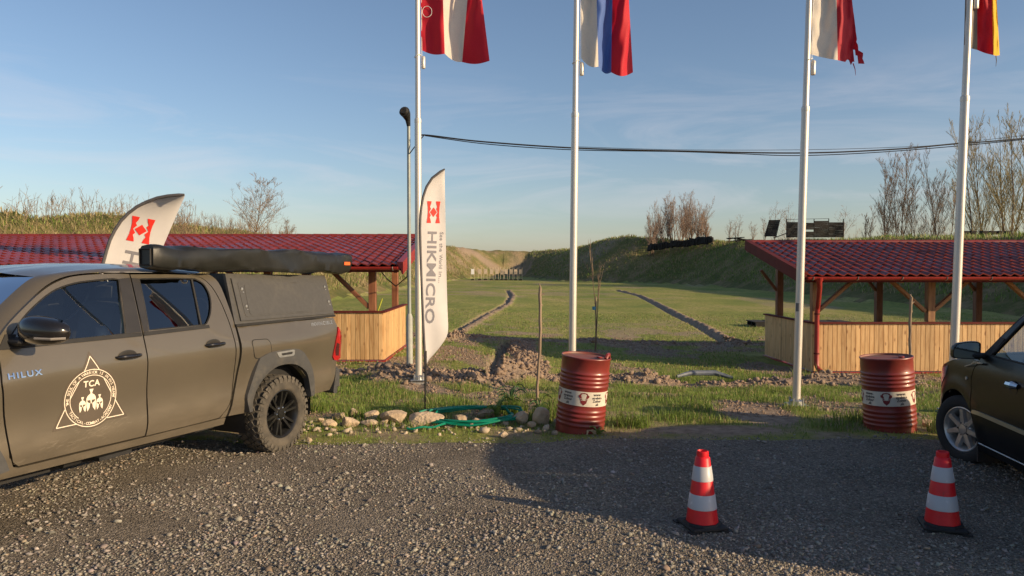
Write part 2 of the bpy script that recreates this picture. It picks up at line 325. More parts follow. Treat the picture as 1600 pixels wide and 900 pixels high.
def soil(x, y, full=True):                                  # height of dug soil, and how bare it is
    h = np.zeros(np.shape(x)); b = np.zeros(np.shape(x))
    n1 = fbm(x*1.3+3, y*1.3); n2 = fbm(x*5, y*5+7, 3)
    def ridge(pts, wd, ht, off=0, nn=1.0):
        nonlocal h, b
        d, t, s = polydist(x, y, pts); d = np.abs(d*s-off) if off else d
        g = np.exp(-(d/wd)**2); a = (.55+.9*(n1-.45)*2*nn)*(.7+.6*n2)
        h = h+ht*g*np.clip(a, .05, 1.6); b = np.maximum(b, sstep(.30, .62, g*(.6+.9*n1)))
    ridge(ROW1, .46, .20); ridge([(-1.9,12.0),(-.7,11.8),(-.2,12.4)], .5, .22); ridge(MOUND, .42, .15, nn=.9); ridge(ROW2, .4, .12)
    ridge([(-1.5,11.3),(-1.0,10.7)], .32, .07); ridge([(6.3,13.9),(9,13.9)], .35, .05)
    for pts in (TR_L, TR_R, TR_N):
        d, t, s = polydist(x, y, pts); sd_ = d*s
        if pts is not TR_N:
            h = h+.075*np.exp(-((sd_-.27)/.15)**2)*sstep(.3,.6,n2)*1.4; b = np.maximum(b, sstep(.35,.7,np.exp(-((sd_-.2)/.24)**2)*(.25+1.5*n2)))
        h = h-(.22 if pts is TR_N else .09)*np.exp(-(d/.11)**4); b = np.maximum(b, np.exp(-(d/.15)**4))
    # worn patches
    for (cx, cy, rx, ry, k) in ((3.05,9.3,.5,1.0,1.1),(2.2,8.1,.9,.25,1.0),(1.3,9.0,.5,.25,.6),(4.2,8.3,.7,.25,.6),(-2.1,14.4,.9,.9,.8),(6.3,14.2,.6,.6,.8),(1.6,8.3,.3,.3,.5),(8.0,50,4,.7,.5),(-.5,66,18,1.0,.45),(-7,52,7,.6,.8)):
        g = np.exp(-((x-cx)/rx)**2-((y-cy)/ry)**2); b = np.maximum(b, k*sstep(.28,.55,g*(.5+n1)))
    pn = fbm(x*.9+31, y*.9+11, 5); b = np.maximum(b, .9*sstep(.53,.62,pn)*sstep(8.0,9.0,y)*(1-sstep(20,34,y))); b = np.maximum(b, .5*sstep(.60,.70,fbm(x*.25+3,y*.12+8,5))*sstep(20,34,y))
    b = np.maximum(b, .8*np.exp(-((y-7.9)/.35)**2)*sstep(.42,.58,fbm(x*1.7,y*1.7+4)))
    return h, np.clip(b, 0, 1)
def base(x, y):
    drop = .12+.22*sstep(-3, 5, x)
    z = -drop*sstep(8.6, 14, y)+ .14*sstep(30, 110, y)*sstep(-3,5,x)
    z = z+.05*(fbm(x*.5, y*.5)-.5)*sstep(8, 11, y)+.03*(fbm(x*2.2, y*2.2)-.5)*sstep(7.9, 9, y)
    return z
def gz(x, y):
    h, b = soil(x, y); return base(x, y)+h*sstep(8.2, 9, y)+berm(x, y)
def axis(lo, hi, a, b, fine, grow):
    p = [a]
    while p[-1] < b: p.append(p[-1]+fine)
    s = fine
    while p[-1] < hi: s *= grow; p.append(p[-1]+s)
    q = [a]; s = fine
    while q[-1] > lo: s *= grow; q.append(q[-1]-s)
    return np.array(q[:0:-1]+p)
gx = axis(-400, 400, -4.5, 9.8, .085, 1.045); gy = axis(-300, 900, 7.2, 21, .085, 1.018)
X, Y = np.meshgrid(gx, gy); Z = gz(X, Y); Hs, Bs = soil(X, Y); BM = berm(X, Y)
nx_, ny_ = len(gx), len(gy); print('ground grid', nx_, ny_)
V = np.stack([X.ravel(), Y.ravel(), Z.ravel()], 1)
i, j = np.meshgrid(np.arange(nx_-1), np.arange(ny_-1)); k = (j*nx_+i).ravel(); FQ = np.stack([k, k+1, k+1+nx_, k+nx_], 1)
bmf = BM.ravel()[FQ].max(1) > .25
def groundmat(name, hill):
    m = bpy.data.materials.new(name); m.use_nodes = True; t = m.node_tree; N = t.nodes; L = t.links; b = N['Principled BSDF']; b.inputs['Roughness'].default_value = .95; b.inputs['Specular IOR Level'].default_value = .15
    g = N.new('ShaderNodeNewGeometry')
    def noise(sc, det=6, ro=.6, st=None):
        n = N.new('ShaderNodeTexNoise'); n.inputs['Scale'].default_value = sc; n.inputs['Detail'].default_value = det; n.inputs['Roughness'].default_value = ro
        if st:
            q = N.new('ShaderNodeMapping'); q.inputs['Scale'].default_value = st; L.new(g.outputs['Position'], q.inputs[0]); L.new(q.outputs[0], n.inputs[0])
        else: L.new(g.outputs['Position'], n.inputs[0])
        return n.outputs[0]
    def ramp(src, stops):
        r = N.new('ShaderNodeValToRGB'); e = r.color_ramp.elements
        e[0].position, e[0].color = stops[0][0], stops[0][1]+(1,); e[1].position, e[1].color = stops[-1][0], stops[-1][1]+(1,)
        for p_, c_ in stops[1:-1]: q = e.new(p_); q.color = c_+(1,)
        L.new(src, r.inputs[0]); return r.outputs[0]
    def mix(f, a, c):
        q = N.new('ShaderNodeMix'); q.data_type = 'RGBA'
        if hasattr(f, 'links'): L.new(f, q.inputs[0])
        else: q.inputs[0].default_value = f
        for s_, n_ in ((a, 6), (c, 7)):
            if isinstance(s_, tuple): q.inputs[n_].default_value = s_+(1,)
            else: L.new(s_, q.inputs[n_])
        return q.outputs[2]
    if hill:
        gr = ramp(noise(.35, 9, .68), [(.36,(.11,.13,.04)),(.5,(.20,.18,.07)),(.62,(.33,.24,.13)),(.75,(.38,.27,.17))])
        gr = mix(ramp(noise(3.5, 6, .7), [(.45,(0,0,0)),(.7,(.8,.8,.8))]), gr, (.10,.115,.035))
    else:
        gr = ramp(noise(.22, 8, .65, (1,.55,1)), [(.34,(.19,.25,.06)),(.5,(.31,.32,.085)),(.66,(.46,.38,.16))])
        gr = mix(ramp(noise(6, 7, .75, (1,.35,1)), [(.4,(0,0,0)),(.72,(.9,.9,.9))]), gr, (.125,.145,.045))
    so = ramp(noise(9, 8, .7), [(.35,(.20,.145,.105)),(.5,(.34,.255,.185)),(.7,(.47,.36,.27))])
    at_ = N.new('ShaderNodeAttribute'); at_.attribute_name = 'bare'
    L.new(mix(at_.outputs['Fac'], gr, so), b.inputs['Base Color'])
    bn = N.new('ShaderNodeBump'); bn.inputs['Distance'].default_value = .05 if not hill else .22; bn.inputs['Strength'].default_value = 1; L.new(noise(14 if not hill else 3.5, 8, .75), bn.inputs['Height']); L.new(bn.outputs[0], b.inputs['Normal'])
    MATS[name] = m; return m
M_FIELD = groundmat('field_grass_and_soil', False); M_HILL = groundmat('bank_grass', True)
def subground(name, mask, m):
    fq = FQ[mask]; us, inv = np.unique(fq, return_inverse=True); me = rawmesh(name, V[us], inv.reshape(fq.shape), m, True)
    a = me.attributes.new('bare', 'FLOAT', 'POINT'); a.data.foreach_set('value', Bs.ravel()[us].astype(np.float32) if 'bank' not in name else np.clip(hillbare.ravel()[us], 0, 1).astype(np.float32)); return link(name, me)
hillbare = .9*sstep(.56,.66,fbm(X*.2+40, Y*.2))*sstep(95,125,Y)*(X < 2)*sstep(.5,2,BM)+ .75*np.exp(-((X-1.5)/2.5)**2-((Y-160)/7)**2)
hillbare = np.maximum(hillbare, .85*sstep(.42,.6,fbm(X*.15+4, Y*.15))*np.exp(-((X-14)/6.5)**2-((Y-128)/30)**2)*sstep(1.2,3,BM)); hillbare = np.maximum(hillbare, .95*np.exp(-((X-4.0-.16*(Y-160))/.35)**2)*(Y > 148)*(Y < 172))
tag(subground('ground', ~bmf, M_FIELD), 'flat green and tan range field with dug trenches running away', kind='structure')
tag(subground('earth_bank', bmf, M_HILL), 'grassy earth banks enclosing the range on three sides', kind='structure')
# gravel lot: its own sheet over the ground
def lot_edge(x): return 7.5+.22*sstep(.2, 1.0, x)+.16*sstep(-2.4,-3.2,x)+.22*(fbm(x*1.1+2, x*0+3)-.5)+.10*(fbm(x*6, x*0)-.5)
lx = axis(-120, 120, -5, 8, .06, 1.06); ty = 1-np.linspace(1, 0, 150)**1.6
LX, LT = np.meshgrid(lx, ty); LY = -90+(lot_edge(LX)+90)*(LT)
LY = np.where(True, LY, LY)
yy = np.concatenate([np.linspace(-90, 1.5, 30), np.linspace(1.5, 1, 2)[1:]*0+1.6, np.linspace(1.7, 1, 0)])
tt_ = np.concatenate([np.linspace(-90, 1.4, 34), np.array([])]); rows = [np.full(len(lx), v) for v in tt_]
for f_ in np.linspace(0, 1, 100)[1:]: rows.append(1.4+(lot_edge(lx)-1.4)*f_)
LY = np.array(rows); LX = np.tile(lx, (len(rows), 1))
LZ = .012+.022*(fbm(LX*2.5, LY*2.5)-.5)+.05*(fbm(LX*.5, LY*.5)-.4); LZ = np.maximum(LZ, .006); LZ[-1] = -.03; LZ[-2] = .008
nlx, nly = LX.shape[1], LX.shape[0]; i, j = np.meshgrid(np.arange(nlx-1), np.arange(nly-1)); k = (j*nlx+i).ravel()
def gravelmat():
    m = mat('crushed_gravel', (.17,.145,.12), .95, spec=.2); t = m.node_tree; N = t.nodes; L = t.links; b = N['Principled BSDF']
    g = N.new('ShaderNodeNewGeometry'); vo = N.new('ShaderNodeTexVoronoi'); vo.inputs['Scale'].default_value = 75; L.new(g.outputs['Position'], vo.inputs[0])
    vb = N.new('ShaderNodeTexVoronoi'); vb.inputs['Scale'].default_value = 38; L.new(g.outputs['Position'], vb.inputs[0])
    n = N.new('ShaderNodeTexNoise'); n.inputs['Scale'].default_value = 1.1; n.inputs['Detail'].default_value = 7; L.new(g.outputs['Position'], n.inputs[0])
    sp = N.new('ShaderNodeSeparateColor'); L.new(vo.outputs['Color'], sp.inputs[0])
    r = N.new('ShaderNodeValToRGB'); e = r.color_ramp.elements; e[0].color = (.14,.12,.097,1); e[1].color = (.46,.40,.33,1); q = e.new(.55); q.color = (.26,.225,.18,1); q = e.new(.8); q.color = (.27,.23,.18,1); L.new(sp.outputs[0], r.inputs[0])
    mx = N.new('ShaderNodeMix'); mx.data_type = 'RGBA'; mx.blend_type = 'MULTIPLY'; mx.inputs[0].default_value = .6; r2 = N.new('ShaderNodeValToRGB'); r2.color_ramp.elements[0].position = .3; r2.color_ramp.elements[1].position = .7; r2.color_ramp.elements[0].color = (.45,.43,.40,1); L.new(n.outputs[0], r2.inputs[0])
    L.new(r.outputs[0], mx.inputs[6]); L.new(r2.outputs[0], mx.inputs[7]); L.new(mx.outputs[2], b.inputs['Base Color'])
    ad = N.new('ShaderNodeMath'); ad.operation = 'ADD'; L.new(vo.outputs['Distance'], ad.inputs[0]); L.new(vb.outputs['Distance'], ad.inputs[1])
    bn = N.new('ShaderNodeBump'); bn.invert = True; bn.inputs['Distance'].default_value = .016; L.new(ad.outputs[0], bn.inputs['Height']); L.new(bn.outputs[0], b.inputs['Normal']); return m
tag(link('gravel_lot', rawmesh('gravel_lot', np.stack([LX.ravel(), LY.ravel(), LZ.ravel()], 1), np.stack([k, k+1, k+1+nlx, k+nlx], 1), gravelmat(), True)), 'grey crushed gravel parking lot in the foreground', kind='structure')
def lotz(x, y): return np.maximum(.006, .012+.022*(fbm(x*2.5, y*2.5)-.5)+.05*(fbm(x*.5, y*.5)-.4))

# scatter: many small solids in one mesh
PH = (1+5**.5)/2
ICO_V = np.array([(-1,PH,0),(1,PH,0),(-1,-PH,0),(1,-PH,0),(0,-1,PH),(0,1,PH),(0,-1,-PH),(0,1,-PH),(PH,0,-1),(PH,0,1),(-PH,0,-1),(-PH,0,1)])/math.hypot(1,PH)
ICO_F = np.array([(0,11,5),(0,5,1),(0,1,7),(0,7,10),(0,10,11),(1,5,9),(5,11,4),(11,10,2),(10,7,6),(7,1,8),(3,9,4),(3,4,2),(3,2,6),(3,6,8),(3,8,9),(4,9,5),(2,4,11),(6,2,10),(8,6,7),(9,8,1)])
def scatter_stones(name, P, r, cols, m, flat=(.38,.75)):
    n = len(P); base_ = ICO_V[None]*(1+.5*(RNG.random((n,12,1))-.5)*2+.18*(RNG.random((n,12,3))-.5))
    sc = np.stack([r*RNG.uniform(.8,1.4,n), r*RNG.uniform(.65,1.1,n), r*RNG.uniform(flat[0],flat[1],n)], 1)
    v = base_*sc[:,None]; a = RNG.random(n)*2*PI; c, s_ = np.cos(a)[:,None], np.sin(a)[:,None]
    tl = RNG.normal(0,.35,n)[:,None]; vx = v[...,0]*np.cos(tl)+v[...,2]*np.sin(tl); vz = -v[...,0]*np.sin(tl)+v[...,2]*np.cos(tl); vy = v[...,1]
    W = np.stack([vx*c-vy*s_, vx*s_+vy*c, vz], 2)+P[:,None]
    Fa = (ICO_F[None]+(np.arange(n)*12)[:,None,None]).reshape(-1,3)
    me = rawmesh(name, W.reshape(-1,3), Fa, m)
    if cols is not None:
        at_ = me.attributes.new('tone', 'FLOAT_COLOR', 'POINT'); cc = np.repeat(np.concatenate([cols, np.ones((n,1))], 1), 12, 0); at_.data.foreach_set('color', cc.astype(np.float32).ravel())
    return link(name, me)
n = 90000; y = 1/RNG.uniform(1/8.1, 1/2.6, n)*1.0; y = np.where(RNG.random(n) < .5, RNG.uniform(3.2, 8.0, n), y); x = RNG.uniform(-1,1,n)*(.78*y+.7)
dens = fbm(x*1.6, y*1.6); r = np.exp(RNG.normal(math.log(.0068), .44, n)); r = np.clip(r, .003, .026)
trk = np.exp(-((y-5.35-.12*x)/.28)**2)+np.exp(-((y-6.75-.10*x)/.28)**2); dens = dens-.16*trk
ok = (y < lot_edge(x)+.15*RNG.normal(0,1,n)) & (RNG.random(n) < .30+2.0*(dens-.32)); x, y, r = x[ok], y[ok], r[ok]; n = len(x)
g = RNG.uniform(.13,.34,n)[:,None]*np.array([[1,.90,.77]])*(1+.035*RNG.normal(0,1,(n,3))); lt = RNG.random(n) < .035; g[lt] = g[lt]*1.3+.06; rd = RNG.random(n) < .04; g[rd] *= [1.2,1,.85]
z_ = np.where(y < lot_edge(x), lotz(x, y), base(x, y))
tag(scatter_stones('gravel', np.stack([x, y, z_+r*.25], 1), r, np.clip(g,.03,.7), M_GRAV), 'loose grey and tan crushed stones covering the lot', kind='stuff')
# soil clods on the dug rows
n = 60000; y = RNG.uniform(8.8, 22, n); x = RNG.uniform(-4.2, 9, n); h, b_ = soil(x, y); ok = (b_ > .35) & (RNG.random(n) < b_*1.1); x, y, h = x[ok], y[ok], h[ok]; n = len(x)
r = np.clip(np.exp(RNG.normal(math.log(.017), .55, n)), .006, .075)*np.where(h > .05, 1, .5); z_ = gz(x, y)
tag(scatter_stones('soil_clods', np.stack([x, y, z_+r*.2], 1), r, None, M_CLOD, (.6,1)), 'brown clods of dug soil along the trenches', kind='stuff')
# grass blades
def blades(name, x, y, z, hgt, wd, cols, lean=.5, three=True):
    n = len(x); a = RNG.random(n)*2*PI; la = RNG.random(n)*2*PI; ln = np.abs(RNG.normal(0, lean, n))*hgt
    dx, dy = np.cos(a)*wd/2, np.sin(a)*wd/2; lx_, ly_ = np.cos(la)*ln, np.sin(la)*ln
    P = np.stack([x, y, z], 1)
    v0 = P+np.stack([dx, dy, 0*dx-.01], 1); v1 = P-np.stack([dx, dy, 0*dx+.01], 1)
    mid = P+np.stack([lx_*.35, ly_*.35, hgt*.6], 1); v2 = mid-np.stack([dx*.7, dy*.7, 0*dx], 1); v3 = mid+np.stack([dx*.7, dy*.7, 0*dx], 1)
    tp = P+np.stack([lx_, ly_, hgt*np.sqrt(np.clip(1-(ln/hgt)**2*.4,.2,1))], 1)
    i = (np.arange(n)*5)[:,None]; W = np.stack([v0,v1,v2,v3,tp], 1).reshape(-1,3)
    Fa = np.concatenate([i+[0,1,2], i+[0,2,3], i+[3,2,4]], 0)
    me = rawmesh(name, W, Fa, M_GRASSB); at_ = me.attributes.new('tone', 'FLOAT_COLOR', 'POINT')
    at_.data.foreach_set('color', np.repeat(np.concatenate([cols, np.ones((n,1))], 1), 5, 0).astype(np.float32).ravel()); return link(name, me)
def gcol(n, dry, nz_):
    g = np.array([.17,.25,.04])*(1-0)+0; c = g[None]*RNG.uniform(.6,1.35,n)[:,None]
    y_ = np.array([.37,.30,.15])[None]*RNG.uniform(.7,1.2,n)[:,None]; d = (RNG.random(n) < np.clip(dry+.5*(nz_-.5), 0, 1))[:,None]
    return np.where(d, y_, c)
def inpav(x, y): return ((x > 5.6) & (y > 14.85) & (y < 18.4)) | ((x < -2.6) & (y > 14.9) & (y < 18.3))
n = 175000; y = RNG.uniform(7.0, 13.2, n); x = RNG.uniform(-6.5, 8.8, n); h, b_ = soil(x, y); nz_ = fbm(x*1.7+5, y*1.7)
ed = lot_edge(x); pr = np.clip((y-ed+.25)/.7, 0, 1); pr = np.where(y < ed, pr*.35, pr)
pr = pr*(1-b_)*(.35+1.3*np.clip(nz_-.25,0,1)); pr = np.where((y > ed) & (y < ed+.25), np.minimum(pr,.35), pr)
ok = (RNG.random(n) < pr) & (np.abs(x) < .75*y+1.6); x, y, nz_ = x[ok], y[ok], nz_[ok]; n = len(x)
tall = .022+.055*np.clip((y-lot_edge(x)-.15)/.5, 0, 1)*np.clip((nz_-.3)*2.6, .3, 1.4); hg = tall*RNG.uniform(.5,1.5,n)
tag(blades('grass', x, y, gz(x, y)*(y > 8.2)+(y <= 8.2)*np.where(y < lot_edge(x), .01, base(x, y)), hg, RNG.uniform(.004,.009,n), gcol(n, .16, nz_)), 'short green grass between the gravel lot and the trench', kind='stuff')
n = 150000; y = 13.2+(34-13.2)*RNG.random(n)**1.3; x = RNG.uniform(-1,1,n)*(.72*y+1); h, b_ = soil(x, y); nz_ = fbm(x*.9+5, y*.9)
ok = (RNG.random(n) < (1-b_)*(.3+1.2*np.clip(nz_-.2,0,1))) & ~inpav(x, y) & (berm(x, y) < .4); x, y, nz_ = x[ok], y[ok], nz_[ok]; n = len(x)
tag(blades('field_grass', x, y, gz(x, y), RNG.uniform(.02,.065,n)*(.5+nz_), RNG.uniform(.01,.02,n), gcol(n, .3, nz_)*1.0), 'cropped grass of the range field', kind='stuff')
# taller tufts in the foreground
tx = []; 
for (px, py, k, rad, hh) in ((1, 0, 0, 0, 0),):
    pass
spots = [(-.02,8.95,260,.16,.26),(.02,9.2,160,.2,.22),(.42,8.7,160,.22,.2),(-1.9,8.75,160,.2,.16),(-1.25,8.8,120,.25,.14),(.55,9.3,180,.25,.2),(1.35,8.3,220,.22,.2),(4.0,8.6,200,.25,.17),(6.0,8.3,260,.3,.24),(5.2,8.2,260,.25,.2),(4.75,8.0,160,.2,.22),(3.0,13.4,200,.5,.2),(4.3,13.5,260,.5,.22),(5.3,13.3,200,.5,.2),(-2.6,9.2,200,.3,.17),(-.7,9.6,160,.4,.14),(1.9,8.7,160,.3,.14),(2.4,9.6,160,.4,.13),(.3,8.5,120,.15,.2),(3.6,8.2,130,.25,.12),(7.2,8.6,200,.5,.2)]
bx = []; 
for (cx, cy, k, rad, hh) in spots:
    a = RNG.random(k)*2*PI; q = np.sqrt(RNG.random(k))*rad; bx.append(np.stack([cx+np.cos(a)*q, cy+np.sin(a)*q*.7, hh*RNG.uniform(.5,1.15,k)], 1))
bx = np.concatenate(bx); n = len(bx)
tag(blades('grass_tufts', bx[:,0], bx[:,1], gz(bx[:,0], bx[:,1]), bx[:,2], RNG.uniform(.005,.010,n), gcol(n,.05,np.full(n,.5))*.9, .55), 'taller clumps of dark green grass by the stones and drums', kind='stuff')
# rough grass on the banks
def bankgrass(name, n, rx, ry, hmin, hmax, dry, wd, lab, minb=.5):
    x = RNG.uniform(*rx, n); y = RNG.uniform(*ry, n); b_ = berm(x, y); ok = (b_ > minb); x, y = x[ok], y[ok]; n = len(x); nz_ = fbm(x*.8, y*.8)
    return tag(blades(name, x, y, gz(x, y), RNG.uniform(hmin,hmax,n)*(.4+1.2*nz_), wd*RNG.uniform(.6,1.4,n), gcol(n, dry, nz_), .5), lab, kind='stuff')
bankgrass('bank_grass', 60000, (-32,-9), (21,48), .06, .26, .7, .03, 'rough dry and green grass on the left bank')
bankgrass('bank_grass', 30000, (-22,-7), (48,150), .1, .4, .75, .06, 'sparser rough grass farther along the left bank')
bankgrass('bank_grass', 45000, (18,38), (16,100), .1, .35, .3, .05, 'dark rough grass on the right bank')
bankgrass('bank_grass', 22000, (4,30), (92,170), .1, .4, .5, .08, 'rough grass on the far end of the right bank')
# tall dry weeds on the skyline of the left bank
mb = MB()
for q in range(900):
    t_ = random.random(); y0 = 24+30*t_**1.3; x0 = -random.uniform(15.5, 22) if y0 > 30 else -random.uniform(16, 30)
    z0 = float(gz(np.array(x0), np.array(y0))); hh = random.uniform(.35, 1.25)*(1 if y0 < 40 else .8); p = Vector((x0, y0, z0)); dr = Vector((random.gauss(0,.15), random.gauss(0,.15), 1)); pts = [p+dr*hh*u_ + Vector((random.gauss(0,.02),0,0)) for u_ in (0,.35,.7,1)]
    mb.tube(pts, [.010,.008,.007,.004], 3, False)
    for s_ in range(random.randint(3, 8)):
        b0 = p+dr*hh*random.uniform(.3,.95); mb.tube([b0, b0+Vector((random.gauss(0,.11), random.gauss(0,.1), random.uniform(.08,.28)))], [.006,.005], 3, False)
tag(mb.ob('dry_weeds', M_WEED), 'tall dry weed stalks standing on the crest of the left bank', kind='stuff')

# ------------------------------------------------------------------ trees
def tree(name, label, loc, hgt, trunk_r, twigm, spread=.35, stems=1, seed=1, dens=1.0, lean=0, group=None, cat='tree', up=.55, clear=.15, barkm=None, sub=3, fan=0, bl=.40, fine=1.0):
    rnd = random.Random(seed); rt = thing(name, label, cat, loc, group=group); tk = MB(); cw = MB(); n_ = 0
    def wobble(p, d, L_, k, cur=.1):
        pts = [p]
        for i in range(k):
            d = (d+Vector((rnd.gauss(0,cur), rnd.gauss(0,cur), rnd.gauss(0,cur*.5)))).normalized(); pts.append(pts[-1]+d*L_/k)
        return pts
    def grow(pts, r0, depth, L0):
        m = len(pts)-1; nb = int((20, 5.5, 4.5)[min(depth,2)]*dens)
        if depth >= sub: return
        for b_ in range(nb):
            t_ = rnd.uniform(clear if depth == 0 else .25, .98); i = min(int(t_*m), m-1); f = t_*m-i; p = pts[i].lerp(pts[i+1], f)
            ax = (pts[i+1]-pts[i]).normalized(); a = rnd.random()*2*PI; o = Vector((math.cos(a), math.sin(a), rnd.uniform(-.1,.3))); o = (o-ax*o.dot(ax)).normalized()
            d = (ax*up+o*spread*2+Vector((0,0,.38))).normalized(); ln = L0*(.56 if depth else bl)*(1.12-t_*.75)*rnd.uniform(.6,1.2)
            r = max(r0*(1-t_*.7)*.42, (.0045+hgt*.0007)*fine); q = wobble(p, d, ln, 3 if depth < 2 else 2, .08)
            cw.tube(q, [r*(1-.75*k/(len(q)-1)) for k in range(len(q))], 4 if depth == 0 else 3, False); grow(q, r, depth+1, ln)
    for s_ in range(stems):
        a = rnd.random()*2*PI; off = Vector((math.cos(a), math.sin(a), 0))*(0 if stems == 1 else rnd.random()*hgt*(.02 if fan else .12))
        hh = hgt*(1 if s_ == 0 else rnd.uniform(.7,1)); d = Vector((lean+(rnd.uniform(-fan,fan) if fan else rnd.gauss(0,.13) if stems > 1 else rnd.gauss(0,.03)), rnd.gauss(0,.06), 1)).normalized()
        pts = wobble(off, d, hh, 8, .04); tk.tube(pts, [trunk_r*(1-.86*(k/8)**.8) for k in range(9)], 7)
        grow(pts, trunk_r, 0, hh)
    tk.ob('trunk', barkm or M_BARK, rt, True); cw.ob('crown', twigm, rt); return rt
def crest(px, Y):
    p = at(px, 370, Y); return (p.x, Y, float(gz(np.array(p.x), np.array(float(Y))))-.1)
def tall(pyt, Y, z0): return at(800, pyt, Y).z-z0
TR = [  # px, Y, top py, stems, trunk radius, twig, words
 (1357,62,328,2,.04,'t','small crooked bare sapling, leftmost of the row on the right bank'),
 (1383,64,262,1,.09,'t','bare tree with dense fan of twigs, second from the left of the right bank row'),
 (1399,66,256,2,.08,'t','forked bare tree beside the fan shaped one'),
 (1409,63,246,1,.09,'t','tallest bare tree of the left clump between the pavilion roof and the sky'),
 (1424,67,290,1,.05,'t','thin low bare tree in the dip of the right bank row'),
 (1436,64,292,1,.05,'t','slender bare tree right of the dip'),
 (1446,66,278,1,.06,'t','bare tree just before the lone upright one'),
 (1468,64,238,1,.09,'t','upright bare tree left of the fourth flagpole'),
 (1479,68,262,1,.06,'t','narrow bare tree half behind the fourth flagpole'),
 (1521,60,212,1,.11,'y','tall bare tree first right of the fourth flagpole'),
 (1535,63,204,1,.10,'y','tall bare tree second right of the fourth flagpole, leaning right'),
 (1547,61,200,1,.10,'y','tall bare tree third right of the fourth flagpole'),
 (1560,64,198,1,.10,'y','tall bare tree with curved trunk, fourth right of the flagpole'),
 (1571,62,186,1,.12,'y','tallest bare budding tree near the right edge'),
 (1583,58,196,3,.11,'y','thick forked bare tree near the right edge'),
 (1612,60,184,1,.11,'y','bare budding tree cut off by the right edge'),
 (1640,62,190,1,.11,'y','bare tree standing just past the right edge')]
for q, (px, Y, pt, st, r, tw, lab) in enumerate(TR):
    c = crest(px, Y+6 if Y+6 < 95 else Y); tree('bare_tree', lab, c, tall(pt, Y+6, c[2]), r, M_TWIGY if tw == 'y' else M_TWIG, .25, st, 100+q, 1.2 if tw == 't' else 1.15, group='bare trees on the right bank', up=.95, lean=.08 if q in (10,12) else 0)
for q, (px, pt, lab) in enumerate([(1019,330,'leftmost reddish bare shrub of the far right bank clump'),(1032,318,'reddish bare tree, second in the far clump'),(1044,306,'tall reddish bare tree in the left of the far clump'),(1057,312,'reddish bare tree in the middle of the far clump'),(1069,304,'tallest reddish bare tree of the far clump'),(1081,306,'reddish bare tree right of the tallest in the far clump'),(1093,316,'slightly lower reddish bare tree in the far clump'),(1104,332,'rightmost reddish bare tree of the far clump')]):
    c = crest(px, 104+q % 3*2); c = (c[0], c[1], c[2]-.1); tree('bare_tree', lab, c, tall(pt, c[1], c[2]),   .07, M_TWIGR, .24, 5, 300+q, 1.3, fine=.6, group='reddish bare trees on the far right bank', up=.8, clear=.06, sub=2 if False else 3)
for q, (px, Y, pt, lab) in enumerate([(1140,94,345,'small bare shrub left of the tilted black panel'),(1154,92,334,'bushy bare shrub between the far clump and the tilted panel'),(1176,88,348,'thin bare sapling left of the tilted black panel'),(1195,90,326,'bare tree rising behind the tilted black panel'),(1208,88,320,'bare tree just right above the tilted black panel'),(1222,90,324,'bare tree between the tilted panel and the black screens'),(1238,90,330,'low bare tree above the left black screen'),(1318,84,322,'bare shrub at the right end of the black screens'),(1330,86,352,'tiny bare shrub right of the black screens')]):
    c = crest(px, Y); tree('bare_tree', lab, c, tall(pt, c[1], c[2]), .05, M_TWIGR, .36, 2, 400+q, .8, group='bare shrubs behind the black screens', up=.7, clear=.06)
c = crest(398, 42); tree('bare_tree', 'lone bare tree on the left bank above the pavilion roof', c, tall(287, 42, c[2])*.97, .055, M_TWIG, .42, 1, 58, 1.5, up=.62, clear=.14, bl=.66)
for q, (px, Y, pt, lab) in enumerate([(290,34,318,'low scrubby bush right of the leaning feather banner'),(452,52,340,'low scrubby bush at the right end of the left bank crest')]):
    c = crest(px, Y); tree('bare_bush', lab, c, tall(pt, Y, c[2]), .03, M_TWIG, .5, 5, 60+q, .7, clear=.1, cat='bush', up=.6)

# ------------------------------------------------------------------ things on the right bank
def plank_panel(root, x0, x1, z0, z1, n, tilt=0, gap=.003, skip=(), th=.03):
    hh = (z1-z0)/n
    for k in range(n):
        if k in skip: continue
        mb = MB(); sh = tilt*(k*hh); mb.box((0,0,0), (x1-x0, th, hh-gap)); o = mb.ob('plank', M_DARKW, root); o.location = ((x0+x1)/2+sh, random.gauss(0,.012), z0+hh*(k+.5)); o.rotation_euler = (0, random.gauss(0,.006), 0)
Yp = 78.0; mpx = Yp/F
def bankthing(name, label, px, Y, cat='screen', group=None, rz=0):
    c = at(px, 371, Y); return thing(name, label, cat, (c[0], Y, c[2]), (0,0,rz), group)
t1 = bankthing('plank_screen', 'black plank panel leaning sideways on the right bank, left of the larger screens', 1206, Yp)
plank_panel(t1, -.78, .42, .1, 1.85, 9, .28); mb = MB(); mb.tube([(-.7,.05,0),(-.2,.05,1.85)], .04, 4); mb.tube([(.45,.05,0),(.85,.05,1.85)], .04, 4); mb.ob('frame_post', M_DARKW, t1)
mb = MB(); mb.box((.9,0,.2), (1.5,.5,.05), Matrix.Rotation(-.35,3,'Y')); mb.ob('fallen_panel', M_DARKW, t1)
t1 = bankthing('plank_screen', 'wide black plank screen with a pale gap on the right bank skyline', 1275, Yp)
plank_panel(t1, -3.15, -1.85, 0, 1.62, 9); plank_panel(t1, -1.84, -.2, 0, .62, 4); plank_panel(t1, -1.84, -.2, .82, 1.55, 4); plank_panel(t1, -.19, 1.35, 0, 1.75, 10, .0); plank_panel(t1, 1.36, 2.95, 0, 1.6, 9)
for xx in (-3.1,-1.85,-.2,1.35,2.9):
    mb = MB(); mb.box((xx,.06,.98), (.07,.07,1.98)); mb.ob('frame_post', M_DARKW, t1)
mb = MB(); mb.tube([(-3.1,.06,1.9),(1.4,.06,2.0)], .02, 4); mb.ob('rail', M_DARKW, t1)
